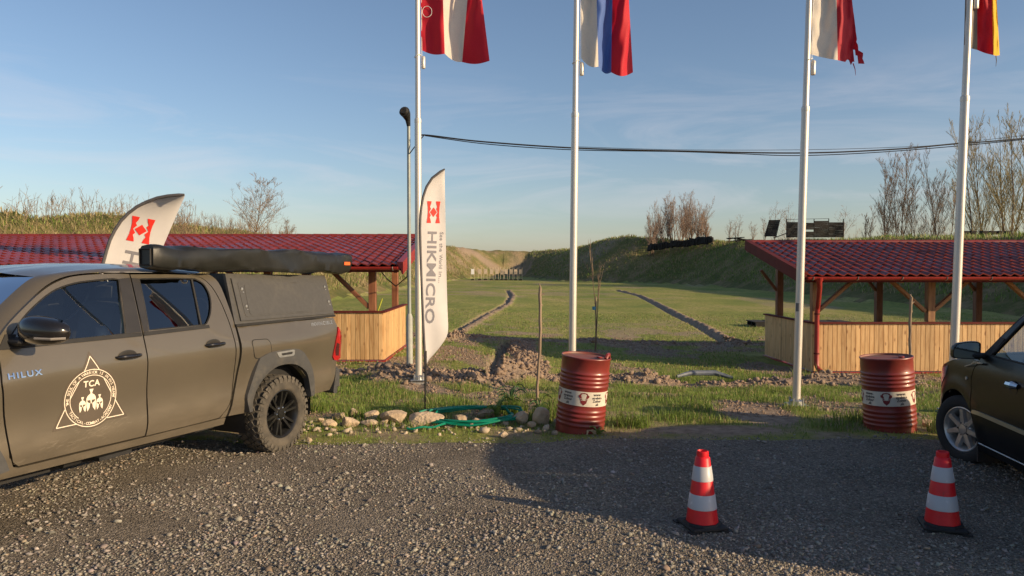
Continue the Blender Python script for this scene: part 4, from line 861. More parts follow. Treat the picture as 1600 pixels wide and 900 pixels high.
banner('white feather banner leaning right, partly hidden behind the pickup', 9.2, (122,610), [(130,560),(146,470),(160,415),(172,372),(190,342),(215,321),(250,307),(288,304)], [(165,560),(200,520),(232,440),(247,403),(258,378),(272,345),(282,322),(289,306)], 1.0, .45, (-.2,0,1.9,False,0,0,0), None, (220,359.5,18,3.5,5,-19))

# ------------------------------------------------------------------ lamp post, cables, stakes
pb = at(640, 577, 14.1); z0 = zt(pb.x, 14.1)
lp = thing('lamp_post', 'slim grey lamp post with dark lamp head behind the first flagpole', 'lamp post', (pb.x, 14.1, z0)); M_LP = mat('grey_green_post', (.26,.29,.28), .5, .2, var=.15, vs=4)
zz = lambda py: at(640, py, 14.1).z-z0
mb = MB(); mb.lathe([(.062,-.1),(.060,zz(495)),(.038,zz(490))], 14, caps=True); mb.ob('lower_tube', mat('concrete_grey_tube', (.36,.37,.34), .7, var=.12), lp, True)
mb = MB(); mb.lathe([(.036,zz(495)),(.032,zz(195))], 14, caps=True); mb.ob('upper_tube', M_LP, lp, True)
mb = MB(); mb.tube([(0,0,zz(197)),(-.01,-.03,zz(188)),(-.03,-.12,zz(181)),(-.05,-.22,zz(178))], [.035,.05,.085,.10], 14); mb.tube([(-.05,-.20,zz(178)),(-.06,-.28,zz(177))], [.10,.06], 14); mb.ob('lamp_head', M_BLACK, lp, True)
mb = MB(); mb.lathe([(.001,0),(.055,.004),(.06,-.004)], 14, Matrix.Translation((-.055,-.26,zz(180.5))) @ Matrix.Rotation(R(-65),4,'X')); mb.ob('lamp_glass', mat('amber_diffuser', (.30,.20,.12), .4), lp)
def cable(label, pts, r):
    o0 = pts[0]; mb = MB(); P = [p-o0 for p in pts]; m = 14; Q = []
    for k in range(len(P)-1):
        for j in range(m):
            t_ = j/m; p0 = P[max(k-1,0)]; p1 = P[k]; p2 = P[k+1]; p3 = P[min(k+2, len(P)-1)]
            Q.append(.5*((2*p1)+(p2-p0)*t_+(2*p0-5*p1+4*p2-p3)*t_**2+(3*p1-p0-3*p2+p3)*t_**3))
    Q.append(P[-1]); mb.tube(Q, r, 6); o = mb.ob('overhead_cable', M_CABLE, None, True); o.location = o0; return tag(o, label, 'cable')
def ca(px, py, Y): return at(px, py, Y)
cable('thick black overhead cable sagging from the lamp post to the right edge', [ca(656,216,14.0), ca(664,211,14.0), ca(750,221,14), ca(893,231,14.1), ca(1060,236,14.2), ca(1253,239,14.3), ca(1400,233,14.4), ca(1490,225,14.5), ca(1600,216,14.6), ca(1740,196,14.8)], .015)
cable('second thinner cable twisted just under the thick one', [ca(664,212,14.06), ca(760,225,14.06), ca(893,234,14.15), ca(1060,237,14.25), ca(1150,240,14.3), ca(1253,243,14.35), ca(1400,236,14.5), ca(1600,218,14.65), ca(1740,199,14.8)], .009)
cable('thin upper wire crossing behind the third flagpole', [ca(893,229,14.5), ca(1060,234,14.5), ca(1253,234,14.6), ca(1400,230,14.6), ca(1490,224,14.6), ca(1740,195,14.8)], .005)
cable('short cable looping from the lamp post to the overhead line', [ca(640,240,14.06), ca(646,232,14.02), ca(656,219,14.0), ca(662,212,14.0)], .010)
# the far support of the cables, past the right edge
p = at(1740, 197, 14.8); z0 = zt(p.x, 14.8); up_ = thing('utility_post', 'wooden post holding the overhead cables past the right edge', 'post', (p.x, 15.0, z0)); mb = MB(); mb.lathe([(.11,-.1),(.085,p.z-z0+.3)], 10, caps=True); mb.ob('pole', M_BARK, up_, True)
mb = MB(); mb.box((0,-.1,p.z-z0), (.06,.16,.10)); mb.ob('bracket', M_STEEL, up_)
def stake(label, bpx, bpy_, tpx, tpy, Y, r, name='wooden_stake'):
    b0 = at(bpx, bpy_, Y); t0 = at(tpx, tpy, Y); z0 = zt(b0.x, Y); rt = thing(name, label, 'stake', (b0.x, Y, z0)); T0 = t0-Vector((b0.x, Y, z0)); mb = MB()
    n_ = 14; P = [T0*(k/n_)+Vector((.010*math.sin(k*.45+bpx)+.003*math.sin(k*2.3), 0, 0)) for k in range(n_+1)]; mb.tube([Vector((0,0,-.1))]+P[1:], [r*(1.1+.12*math.sin(k*2.1)) for k in range(n_+1)], 8); mb.ob('pole', M_STK, rt, True)
    for f_, d in ((.93,(.05,0,.03)),(.86,(.03,.01,-.03)),(.99,(-.02,0,.06))):
        mb = MB(); q = T0*f_; mb.tube([q, q+Vector(d)], [r*.8,r*.4], 6); mb.ob('knot_stub', M_STK, rt)
    return rt
M_STK = mat('peeled_stake', (.30,.22,.15), .8, col2=(.18,.13,.09), vs=14, stretch=(1,1,.25))
stake('rough wooden stake standing left of the second flagpole', 840, 636, 845, 449, 9.9, .019)
stake('bent wooden stake rising behind the right hand red drum', 1420, 590, 1424, 464, 12.0, .021)
sp = at(928, 548, 18.0); z0 = zt(sp.x, 18.0); sap = tree('sapling', 'thin bare sapling with blue tie in the field right of the second flagpole', (sp.x, 18.0, z0), at(928,382,18).z-z0, .018, M_TWIG, .07, 2, 77, .35, up=1.1, clear=.45, cat='sapling', sub=2)
mb = MB(); mb.tube([(.04,0,-.1),(.05,0,1.35)], .016, 6); mb.ob('support_cane', M_STK, sap); mb = MB(); mb.lathe([(.045,1.02),(.045,1.1)], 8); mb.ob('tie', mat('blue_tie', (.05,.25,.38), .5), sap)

# ------------------------------------------------------------------ drums
def drum(label, px, py, Y, tilt, rot0, lift):
    b0 = at(px, py, Y); rt = thing('oil_drum', label, 'drum', (b0.x, Y, lift), tilt, 'red oil drums by the lot'); Rr = .268; Hh = .86
    pr = [(.0,.012),(Rr-.03,.012),(Rr-.012,0),(Rr+.002,.004),(Rr,.03)]
    def ribs(z0, z1, n):
        out = []
        for k in range(n*6+1):
            f = k/(n*6); out.append((Rr+.0085*(1-math.cos(2*PI*f*n))/2-.0015, z0+(z1-z0)*f))
        return out
    pr += [(Rr-.001,.09)]+ribs(.10,.30,4)+[(Rr-.0015,.33),(Rr-.0015,.51)]+ribs(.53,.71,4)+[(Rr-.001,.74),(Rr-.001,.835),(Rr+.006,.845),(Rr+.008,.855),(Rr+.003,.862),(Rr-.006,.858)]
    mb = MB(); mb.lathe(pr, 56); mb.ob('drum_shell', M_DRUM, rt, True, 50)
    mb = MB(); mb.lathe([(Rr-.006,.858),(Rr-.010,.842),(.001,.836)], 56); mb.ob('lid', M_LID, rt, True, 30)
    mb = MB(); mb.lathe([(Rr+.0015,.345),(Rr+.0015,.505)], 56); mb.ob('label_band', M_BAND, rt, True)
    mb = MB(); mb.lathe([(.032,.836),(.032,.85),(.026,.856),(.001,.856)], 12, Matrix.Translation((.15,.05,0))); mb.ob('bung', M_DRUM, rt, True)
    if rot0: mb = MB(); mb.tube([(.20,-.12,.86),(.215,-.10,.895),(.235,-.06,.90),(.25,-.03,.865)], [.022,.026,.024,.016], 8); mb.ob('clamp_lug', M_DRUM, rt, True)
    def wrap(off): return lambda a, b_: (math.sin(a/Rr)*(Rr+off), -math.cos(a/Rr)*(Rr+off), b_)
    for k in range(5):
        T_ = Flat(); B_ = Flat(); K_ = Flat()
        aT = (k*72+33-3)/180*PI; aB = (k*72-3)/180*PI
        for txt, dz, sz in (('www.', .052, .042), ('strelnica', .016, .036), ('Zohor', -.018, .04), ('.sk', -.054, .04)): T_.text(txt, aT*Rr, .425+dz, sz, 0, .0012)
        cx = aB*Rr; sh = [(-.040,.040),(-.030,.056),(0,.062),(.030,.056),(.040,.040),(.052,.036),(.050,.016),(.040,.012),(.026,-.038),(0,-.062),(-.026,-.038),(-.040,.012),(-.050,.016),(-.052,.036)]
        B_.poly([(cx+a*1.12, .425+b_*1.12) for a, b_ in sh[::-1]]); K_.text('STRELNICA', cx, .427, .016, 0, .0004); K_.line((cx-.03,.412), (cx+.03,.412), .004)
        T_.ob('lettering', M_INK, rt, wrap(.0032)); B_.ob('badge', M_BADGE, rt, wrap(.0030)); K_.ob('badge_lettering', M_BAND, rt, wrap(.0042))
    P_ = Flat(); P_.poly([(.05,.03),(.16,.025),(.165,.09),(.12,.10),(.05,.095)])
    if rot0: P_.ob('worn_patch', mat('bare_patch', (.5,.38,.25), .7, var=.3, vs=40), rt, wrap(.0025))
    return rt
drum('red oil drum leaning right, in front of the second flagpole', 905, 674, 8.15, (R(2), R(5.0), R(0)), 1, -.03)
drum('red oil drum beside the black car, upper right half in sunlight', 1391, 682, 8.2, (R(1.5), R(-3.5), R(-28)), 0, -.05)

# ------------------------------------------------------------------ traffic cones
def cone(label, px, py, Y, rz, tilt=0):
    b0 = at(px, py, Y); rt = thing('traffic_cone', label, 'traffic cone', (b0.x, Y, .018), (0, tilt, rz), 'traffic cones on the gravel'); Hc = .525
    rr = lambda z: .115+(.043-.115)*z/Hc
    mb = MB(); mb.box((0,0,.016), (.265,.265,.026), ch=.008)
    for a in range(4): mb.box((.12*(1 if a % 2 else -1), .12*(1 if a > 1 else -1), .0), (.06,.06,.02))
    mb.lathe([(.135,.03),(.128,.042),(.118,.045)], 8, Matrix.Rotation(PI/8,4,'Z')); mb.ob('base', M_BLACK, rt)
    mb = MB(); mb.lathe([(rr(.03),.03),(rr(.20),.20),(rr(.48),.48),(rr(.482)-.004,.484),(.040,.488),(.041,.50),(.040,.522),(.034,.526),(.031,.515),(.031,.46)], 36); mb.ob('cone_body', M_CONE, rt, True, 40)
    for z0, z1 in ((.135,.235),(.325,.425)):
        mb = MB(); mb.lathe([(rr(z0)+.0005,z0),(rr(z0)+.003,z0+.002),(rr(z1)+.003,z1-.002),(rr(z1)+.0005,z1)], 36); mb.ob('reflective_sleeve', M_SLEEVE, rt, True, 50)
cone('orange red traffic cone with two white bands, nearer the picture centre', 1097, 829, 5.02, R(12), 0); cone('orange red traffic cone with two white bands, in front of the black car', 1472, 832, 5.0, R(-18), R(-.5))
# ------------------------------------------------------------------ vehicle tools
def inside(pt_, poly):
    x, y = pt_; c = False; n = len(poly); j = n-1
    for i in range(n):
        xi, yi = poly[i]; xj, yj = poly[j]
        if (yi > y) != (yj > y) and x < (xj-xi)*(y-yi)/(yj-yi)+xi: c = not c
        j = i
    return c
def resamp(poly, h):
    out = []; n = len(poly)
    for i in range(n):
        a = poly[i]; b_ = poly[(i+1) % n]; d = math.hypot(b_[0]-a[0], b_[1]-a[1]); m = max(1, int(round(d/h)))
        for k in range(m): out.append((a[0]+(b_[0]-a[0])*k/m, a[1]+(b_[1]-a[1])*k/m))
    return out
def rounded(poly, r, idx=None, n=4):
    out = []; N_ = len(poly)
    for i, p in enumerate(poly):
        if idx is not None and i not in idx: out.append(p); continue
        a = Vector(poly[i-1]); b_ = Vector(poly[(i+1) % N_]); p = Vector(p); da = (a-p); db = (b_-p); rr = min(r, da.length*.45, db.length*.45); A = p+da.normalized()*rr; B = p+db.normalized()*rr
        for k in range(n+1): t_ = k/n; q = A*(1-t_)**2+p*2*t_*(1-t_)+B*t_**2; out.append((q.x, q.y))
    return out
def spl(pts, n=6):
    out = []; P = [Vector(p) for p in pts]
    for k in range(len(P)-1):
        p0 = P[max(k-1,0)]; p1 = P[k]; p2 = P[k+1]; p3 = P[min(k+2, len(P)-1)]
        for j in range(n):
            t_ = j/n; out.append(tuple(.5*((2*p1)+(p2-p0)*t_+(2*p0-5*p1+4*p2-p3)*t_**2+(3*p1-p0-3*p2+p3)*t_**3)))
    out.append(tuple(P[-1])); return out
def panel(outline, vf, side=1, thick=.018, grid=.055, holes=(), off=0.0, flip=False):
    loops = [resamp(outline, grid)]+[resamp(h_, grid) for h_ in holes]
    pts = []; edges = []; ranges = []
    for l_ in loops:
        s0 = len(pts); pts += l_; m = len(l_); edges += [(s0+k, s0+(k+1) % m) for k in range(m)]; ranges.append((s0, m))
    bp = np.array(pts); us = [p[0] for p in outline]; zs = [p[1] for p in outline]
    for gy_ in np.arange(min(zs), max(zs), grid*.9):
        for gx_ in np.arange(min(us), max(us), grid):
            q = (gx_+(grid/2 if int(round(gy_/(grid*.9))) % 2 else 0), gy_)
            if inside(q, outline) and not any(inside(q, h_) for h_ in holes) and np.min(np.hypot(bp[:,0]-q[0], bp[:,1]-q[1])) > grid*.42: pts.append(q)
    r_ = delaunay_2d_cdt([Vector(p) for p in pts], edges, [], 0, 1e-6); vs, fs = r_[0], r_[2]
    ok = [f for f in fs if (lambda c: inside(c, outline) and not any(inside(c, h_) for h_ in holes))((sum(vs[i].x for i in f)/len(f), sum(vs[i].y for i in f)/len(f)))]
    f3 = lambda p, o_: (p[0], side*(vf(p[0], p[1])+off-o_), p[1])
    V_ = [f3(v, 0) for v in vs]; Fc = []
    for f in ok:
        f = tuple(f); a, b_, c = (vs[i] for i in f[:3]); ccw = (b_-a).cross(c-a) > 0
        Fc.append(f if ccw == (side < 0) else f[::-1])
    if thick:
        for l_ in loops:                                   # folded edges; own vertices so the corner stays crisp
            n0 = len(V_); m = len(l_); V_ += [f3(p, 0) for p in l_]+[f3(p, .004) for p in l_]+[f3(p, thick) for p in l_]
            for k in range(m):
                q = (k+1) % m; Fc += [(n0+k, n0+q, n0+m+q, n0+m+k), (n0+m+k, n0+m+q, n0+2*m+q, n0+2*m+k)]
    return V_, Fc
def pob(name, m, parent, outline, vf, side=1, **k): 
    V_, Fc = panel(outline, vf, side, **k); o = ob(name, V_, Fc, m, parent, True, 40); return o
def skin(rows_, m, name, parent, crown=None, n=14, mir=True):
    """a surface between a left edge curve and its mirror image; crown(t, k) lifts it"""
    V_ = []; Fc = []
    for k, (x, y, z) in enumerate(rows_):
        for j in range(n+1):
            s = -1+2*j/n; dx, dz = crown(s, k) if crown else (0, 0); V_.append((x+dx, -y*s, z+dz))
    for k in range(len(rows_)-1):
        for j in range(n): a = k*(n+1)+j; Fc.append((a, a+1, a+n+2, a+n+1))
    return ob(name, V_, Fc, m, parent, True, 40)
def ribbon(A, B, name, m, parent, side=1, mid=None, k=4):
    V_ = []; Fc = []; n = len(A)
    for a, b_ in zip(A, B):
        for j in range(k+1):
            t_ = j/k; p = [a[i]+(b_[i]-a[i])*t_ for i in range(3)]
            if mid: p[1] += mid*math.sin(t_*PI); p[2] += mid*math.sin(t_*PI)
            V_.append((p[0], side*p[1], p[2]))
    for i in range(n-1):
        for j in range(k): a = i*(k+1)+j; Fc.append((a, a+1, a+k+2, a+k+1))
    return ob(name, V_, Fc, m, parent, True, 50)
def wheel(parent, loc, r, wd, rr, style, side, steer=0, tm=None, rm=None):
    """axis along local y; outer face towards +y*side"""
    rt = bpy.data.objects.new('wheel', None); COL.objects.link(rt); rt.parent = parent; rt.location = loc; rt.rotation_euler = (0, 0, steer)
    Q = Matrix.Rotation(-PI/2*side, 4, 'X')                # lathe z -> outward
    h = wd/2; sr = r-.016 if style == 'offroad' else r
    mb = MB(); mb.lathe([(rr,-h*.8),(rr+.02,-h),(sr-.04,-h*1.02),(sr-.012,-h*.93),(sr,-h*.75),(sr,h*.75),(sr-.012,h*.93),(sr-.035,h*1.0),(rr+.05,h*1.04),(rr+.02,h*1.0),(rr+.004,h*.93),(rr-.002,h*.82)], 64, Q); mb.ob('tyre', tm or M_RUB, rt, True, 40)
    if style == 'offroad':
        mb = MB(); nn = 34
        for k in range(nn):
            a = 2*PI*k/nn
            for q_, (zz_, da, wx, wy, tw) in enumerate([(-.80,.0,.052,.040,.15),(-.42,.5,.050,.046,.6),(0,.1,.046,.044,-.6),(.42,.6,.050,.046,.6),(.80,.15,.052,.040,-.15)]):
                aa = a+da*2*PI/nn; M_ = Q @ Matrix.Rotation(aa,4,'Z') @ Matrix.Translation((sr+.006-(.012 if abs(zz_) > .7 else 0),0,zz_*h)) @ Matrix.Rotation(tw,4,'X') @ Matrix.Rotation(zz_*.35 if abs(zz_) > .7 else 0,4,'Y')
                n0 = len(mb.v); mb.box((0,0,0), (.022, wy, wx), M_)
                for v in range(n0, len(mb.v)): pass
            aa = a+.3*2*PI/nn; mb.box((0,0,0), (.040,.028 if k % 2 else .036,.012), Q @ Matrix.Rotation(aa,4,'Z') @ Matrix.Translation((sr-.030,0,h*1.0)))
        mb.ob('tread', M_TREAD, rt)
    mb = MB(); mb.lathe([(rr,-h*.8),(rr-.012,-h*.7),(rr-.035,-h*.2),(rr-.03,h*.55),(rr-.014,h*.74),(rr-.002,h*.80),(rr+.003,h*.88),(rr-.006,h*.90),(rr-.02,h*.80),(rr-.028,h*.6)], 56, Q)
    mb.ob('rim', rm, rt, True, 40)
    mb = MB(); mb.lathe([(.001,-h*.1),(rr-.04,-h*.1)], 40, Q); mb.lathe([(rr*.72,-.02),(rr*.72,.0),(.06,.0)], 40, Q); mb.ob('brake_disc', M_STEEL if style != 'offroad' else M_BLACK, rt, True)
    ns = 6 if style == 'offroad' else 7
    def spoke(a, w0, w1, z0, z1, r0, r1, th):
        mb_ = MB(); V_ = []
        for (rad, w_, z_) in ((r0, w0, z0), ((r0+r1)/2, (w0+w1)/2, (z0*.4+z1*.6)), (r1, w1, z1)):
            V_ += [(rad, -w_/2, z_-th), (rad, w_/2, z_-th), (rad, w_*.34, z_), (rad, -w_*.34, z_)]
        Fc = []
        for k in range(2):
            for j in range(4): l = (j+1) % 4; Fc.append((k*4+j, k*4+l, k*4+4+l, k*4+4+j))
        M_ = Q @ Matrix.Rotation(a, 4, 'Z'); return mb_.add([M_ @ Vector(v) for v in V_], Fc)
    for k in range(ns):
        a = 2*PI*k/ns+.3
        if style == 'offroad':
            for s_ in (-1, 1):
                sb = spoke(a+s_*.17, .036, .030, h*.62, h*.80, .05, rr-.012, .035); sb.ob('spoke', rm, rt, True, 30)
        else: spoke(a, .066, .052, h*.72, h*.80, .05, rr-.012, .03).ob('spoke', rm, rt, True, 30)
    mb = MB(); mb.lathe([(.075,h*.3),(.078,h*.55),(.07,h*.64),(.045,h*.66),(.042,h*.74),(.001,h*.76)], 28, Q); mb.ob('hub', rm, rt, True, 30)
    nl = 6 if style == 'offroad' else 5
    for k in range(nl):
        a = 2*PI*k/nl; mb = MB(); mb.lathe([(.010,h*.55),(.010,h*.72),(.001,h*.74)], 6, Q @ Matrix.Translation((.060*math.cos(a), .060*math.sin(a), 0))); mb.ob('lug_nut', M_CHROME if style == 'offroad' else M_BLACK, rt)
    return rt
def arc(cx, cz, r, a0, a1, n=18, ex=1.0): return [(cx+r*ex*math.cos(R(a0+(a1-a0)*k/n)), cz+r*math.sin(R(a0+(a1-a0)*k/n))) for k in range(n+1)]
def capsule_handle(parent, V3, side, L_=.22, m=None, name='door_handle', h=.034):
    mb = MB(); x, y, z = V3; n = 14; Vp = []; rr_ = []
    for k in range(n+1):
        t_ = k/n; Vp.append((x-L_/2+L_*t_, side*(y+.028+.018*math.sin(t_*PI)-.03*(abs(2*t_-1)**6)), z)); rr_.append(h*.5*(1-.55*abs(2*t_-1)**5))
    mb.tube(Vp, rr_, 10); return mb.ob(name, m or M_GLOSSB, parent, True)
def interior(rt, seats, dash_x, floor_z, seat_z, wheel_side=1):
    for (x, y) in seats:
        mb = MB(); mb.box((x+.02,y,seat_z), (.50,.48,.16), ch=.05); mb.box((x-.24,y,seat_z+.34), (.14,.46,.66), Matrix.Rotation(-.22,3,'Y'), ch=.045); mb.box((x-.33,y,seat_z+.74), (.09,.26,.17), ch=.04); mb.ob('seat', M_SEAT, rt)
    mb = MB(); mb.box((dash_x,0,seat_z+.30), (.42,1.34,.28), ch=.09); mb.ob('dashboard', M_BLACK, rt)
    mb = MB(); c = Vector((dash_x-.32, .36*wheel_side, seat_z+.38)); mb.tube([c+Vector((.10*math.cos(a)*.35, .185*math.sin(a), .185*math.cos(a))) for a in np.linspace(0,2*PI,25)[:-1]], .014, 6, closed=True); mb.tube([c, c+Vector((.2,0,-.06))], .03, 6); mb.tube([c-Vector((0,.18,0)), c+Vector((0,.18,0))], .012, 5); mb.ob('steering_wheel', M_BLACK, rt, True)

# ------------------------------------------------------------------ the pickup
TZ = [.38,.42,.5,.56,.62,.72,.85,.98,1.06,1.12,1.2,1.3,1.5,1.71,1.82]; TV = [.845,.862,.895,.914,.917,.908,.908,.918,.925,.917,.893,.862,.785,.70,.645]
_zf = np.linspace(.3, 1.9, 161); _vf = np.interp(_zf, TZ, TV); _k = np.exp(-(np.arange(-8,9)/4.0)**2); _k /= _k.sum(); _vs = np.convolve(np.pad(_vf, 8, mode='edge'), _k, 'valid')
def VT(u, z):
    v = float(np.interp(z, _zf, _vs))
    if u > 2.7: v -= .16*((u-2.7)/1.2)**2.2
    if z < 1.24:                                           # swollen rear and front quarters over the wheels
        for c in (-.19, 2.9): v += .022*math.exp(-((u-c)/.62)**4)*math.exp(-((z-1.02)/.13)**2)
    if u < -.9: v -= .05*((-.9-u)/.35)**2
    return v
tk = thing('pickup_truck', 'bronze grey double cab pickup with black canopy and rolled awning, parked at left', 'pickup', (-3.17,7.35,0), (0,0,R(248)))
AX = -.19; FX = 3.01; WR = .378; WZ = .366
fd = [(2.50,1.20),(2.516,1.063),(2.495,.903),(2.458,.618),(2.437,.535),(2.395,.498),(2.003,.495),(1.401,.486),(1.398,.90),(1.395,1.17),(1.392,1.285),(1.376,1.444),(1.345,1.745)]
fd_top = spl([(1.345,1.748),(1.50,1.752),(1.776,1.740),(1.932,1.709),(2.094,1.636),(2.341,1.465),(2.46,1.36),(2.53,1.29)], 4)
FD = fd[:-1]+fd_top+[(2.515,1.24)]
WF = [(2.43,1.298),(1.88,1.29),(1.542,1.294),(1.525,1.36),(1.49,1.559),(1.463,1.66),(1.455,1.706)]+spl([(1.50,1.712),(1.624,1.706),(1.84,1.684),(2.033,1.625),(2.246,1.49),(2.385,1.36)], 4)
rd_rear = spl([(.741,1.735),(.62,1.708),(.535,1.63),(.487,1.50),(.462,1.34),(.452,1.2),(.452,1.05),(.462,.85),(.495,.66),(.545,.55),(.62,.478)], 4)
RD = [(1.365,1.444),(1.333,1.745),(.996,1.744)]+rd_rear+[(.831,.476),(1.386,.482),(1.388,.90),(1.384,1.17),(1.380,1.285)]
WRr = [(1.265,1.708),(1.283,1.551),(1.318,1.304),(1.065,1.306),(.74,1.306)]+spl([(.715,1.315),(.648,1.385),(.60,1.475),(.582,1.57),(.611,1.655),(.69,1.70)], 4)+[(.9,1.708)]
for s in (1, -1):
    d = pob('front_door', M_PAINT, tk, FD, VT, s, holes=[WF], thick=.03); d['label'] = 'driver side front door with round emblem' if s > 0 else 'far side front door'
    pob('window_pane', M_GLASS, d, WF, VT, s, thick=0, off=-.014, grid=.09)
    mb = MB(); pts = [(p[0], s*(VT(*p)-.004), p[1]) for p in resamp(WF, .06)]; mb.tube(pts, .0065, 6, closed=True); mb.ob('window_seal', M_BLACK, d, True)
    pob('belt_moulding', M_BLACK, d, [(2.47,1.268),(1.402,1.266),(1.398,1.294),(1.50,1.296),(2.45,1.297)], VT, s, off=.006, thick=.01)
    pob('pillar_trim', M_PILLAR, d, [(1.397,1.297),(1.535,1.297),(1.515,1.38),(1.48,1.559),(1.452,1.712),(1.352,1.72),(1.382,1.444)], VT, s, off=.003, thick=.006)
    capsule_handle(d, (1.56, VT(1.5,1.13), 1.13), s); mb = MB(); mb.lathe([(.001,-.004),(.045,.003),(.055,.0005)], 20, Matrix.Translation((1.565, s*(VT(1.5,1.13)+.001), 1.13)) @ Matrix.Rotation(-PI/2*s,4,'X') @ Matrix.Diagonal((1.5,.85,1,1))); mb.ob('handle_cup', M_PILLAR, d, True)
    d2 = pob('rear_door', M_PAINT, tk, RD, VT, s, holes=[WRr], thick=.03)
    pob('window_pane', M_GLASSD, d2, WRr, VT, s, thick=0, off=-.014, grid=.09)
    mb = MB(); mb.tube([(p[0], s*(VT(*p)-.004), p[1]) for p in resamp(WRr, .06)], .0065, 6, closed=True); mb.tube([(.722, s*(VT(.72,1.7)-.008), 1.70),(.778, s*(VT(.78,1.3)-.008), 1.305)], .010, 6); mb.ob('window_seal', M_BLACK, d2, True)
    pob('belt_moulding', M_BLACK, d2, [(1.381,1.266),(.70,1.276),(.70,1.303),(1.376,1.296)], VT, s, off=.006, thick=.01)
    pob('pillar_trim', M_PILLAR, d2, [(1.374,1.298),(1.327,1.298),(1.290,1.551),(1.272,1.712),(1.338,1.718),(1.366,1.444)], VT, s, off=.003, thick=.006)
    capsule_handle(d2, (.685, VT(.7,1.135), 1.135), s); mb = MB(); mb.lathe([(.001,-.004),(.045,.003),(.055,.0005)], 20, Matrix.Translation((.70, s*(VT(.7,1.13)+.001), 1.135)) @ Matrix.Rotation(-PI/2*s,4,'X') @ Matrix.Diagonal((1.5,.85,1,1))); mb.ob('handle_cup', M_PILLAR, d2, True)
    # cab side: rear pillar, sill
    pob('rear_pillar', M_PAINT, tk, spl([(.741,1.742),(.60,1.748),(.50,1.732),(.43,1.66),(.405,1.50),(.396,1.28),(.402,1.1),(.413,.94),(.452,.76),(.50,.62),(.53,.47)], 3)+[(.60,.47)]+[(a-.010, b_) for a, b_ in rd_rear[::-1]][2:], VT, s, thick=.04, grid=.04)
    pob('sill', M_PAINT, tk, [(2.50,.60),(2.50,.43),(.53,.40),(.53,.462),(.60,.466),(1.40,.472),(2.39,.484),(2.43,.50),(2.455,.56)], VT, s, thick=.05)
    # front fender and flare
    fen = [(2.512,1.255),(2.528,1.063),(2.507,.903),(2.47,.618),(2.46,.52),(2.45,.43),(2.53,.43)]+arc(FX,WZ,.47,165,8,16)+[(3.50,.52),(3.74,.55),(3.78,.80),(3.70,1.02),(3.3,1.14),(2.85,1.215)]
    pob('front_fender', M_PAINT, tk, fen, VT, s, thick=.03)
    fl_ = [(2.50,.50)]+arc(FX,WZ,.45,164,10,18)+[(3.53,.50)]+arc(FX,WZ+.01,.53,14,166,18)
    pob('wheel_arch_trim', M_PLAST, tk, fl_, lambda u, z: VT(u,.95)+.030-.0*z, s, thick=.07, grid=.05)
    # bed
    bed = [(.372,1.262),(.372,1.1),(.385,.94),(.425,.76),(.472,.62),(.50,.47),(.30,.46)]+arc(AX,WZ+.03,.465,4,176,18)[0:]+[(-.66,.47),(-1.0,.476),(-1.085,.667),(-1.118,.775),(-1.045,.79),(-1.018,.828),(-1.083,1.042),(-1.145,1.155),(-1.105,1.25),(-.4,1.258)]
    b_o = pob('bed_side', M_PAINT, tk, bed, VT, s, thick=.05, grid=.05)
    fo = spl([(.30,.47),(.333,.60),(.30,.69),(.177,.926),(.12,.965),(-.032,.996),(-.346,.991),(-.46,.955),(-.53,.89),(-.611,.773),(-.652,.62),(-.66,.47)], 3); fi = spl([(-.60,.47),(-.602,.56),(-.565,.67),(-.50,.757),(-.36,.832),(-.19,.852),(-.06,.838),(.08,.775),(.18,.69),(.235,.60),(.245,.47)], 3)
    def VF(u, z): return VT(u,.97)*.0+.950-.018*math.exp(-((math.hypot(u-AX, z-WZ)-.46)/.03)**2)
    pob('wheel_arch_trim', M_PLAST, tk, fo+fi, VF, s, thick=.07, grid=.04)
    pob('arch_badge', M_STEEL, tk, rounded([(-.062,.985),(-.335,.985),(-.325,.925),(-.105,.928)], .02), VF, s, off=.006, thick=.008) if True else 0
    pob('badge_slot', M_BLACK, tk, rounded([(-.13,.968),(-.30,.968),(-.29,.945),(-.145,.946)], .01), VF, s, off=.008, thick=.003)
    if s > 0: pob('fuel_flap', M_PAINT, b_o, rounded([(.246,1.128),(.015,1.118),(-.012,.955),(.215,.955)], .05), VT, s, off=.003, thick=.012); 
    if s > 0: mb = MB(); mb.tube([(p[0], s*(VT(*p)+.0005), p[1]) for p in resamp(rounded([(.250,1.132),(.011,1.122),(-.016,.951),(.219,.951)], .05), .03)], .0035, 5, closed=True); mb.ob('flap_gap', M_BLACK, b_o, True)
    # lamps, rear corner
    lamp = [(-1.152,1.148),(-1.088,1.042),(-1.023,.834),(-1.048,.797),(-1.118,.782),(-1.22,.80),(-1.225,.95),(-1.205,1.08)]
    V_, Fc = panel(lamp, lambda u, z: VT(max(u,-1.12), z)+.012-(max(0,-1.10-u)**2)*2, s, thick=.10, grid=.03); o = ob('tail_light', V_, Fc, M_RED_L, tk, True, 40)
    pob('lamp_segment', mat('dark_red_lens', (.06,.01,.012), .2, coat=.5) if s > 0 else MATS['dark_red_lens'], o, [(-1.09,.98),(-1.065,.90),(-1.08,.84),(-1.15,.83),(-1.16,.96)], lambda u, z: VT(max(u,-1.12), z)+.014-(max(0,-1.10-u)**2)*2, s, thick=.004, grid=.03)
    mb = MB(); mb.box((-1.17, s*.72, .58), (.12,.30,.24), ch=.03); 
    V_ = []
    mb.ob('bumper_end', M_PLAST, tk)
    pob('bumper_corner', M_PLAST, tk, rounded([(-1.125,.70),(-1.215,.69),(-1.205,.53),(-1.155,.41),(-1.06,.43),(-1.10,.60)], .03), lambda u, z: .885-(max(0,-1.1-u))*.35, s, thick=.14, grid=.04)
    # mirror
    rtm = None; mb = MB(); nU, nV = 20, 12; V_ = []
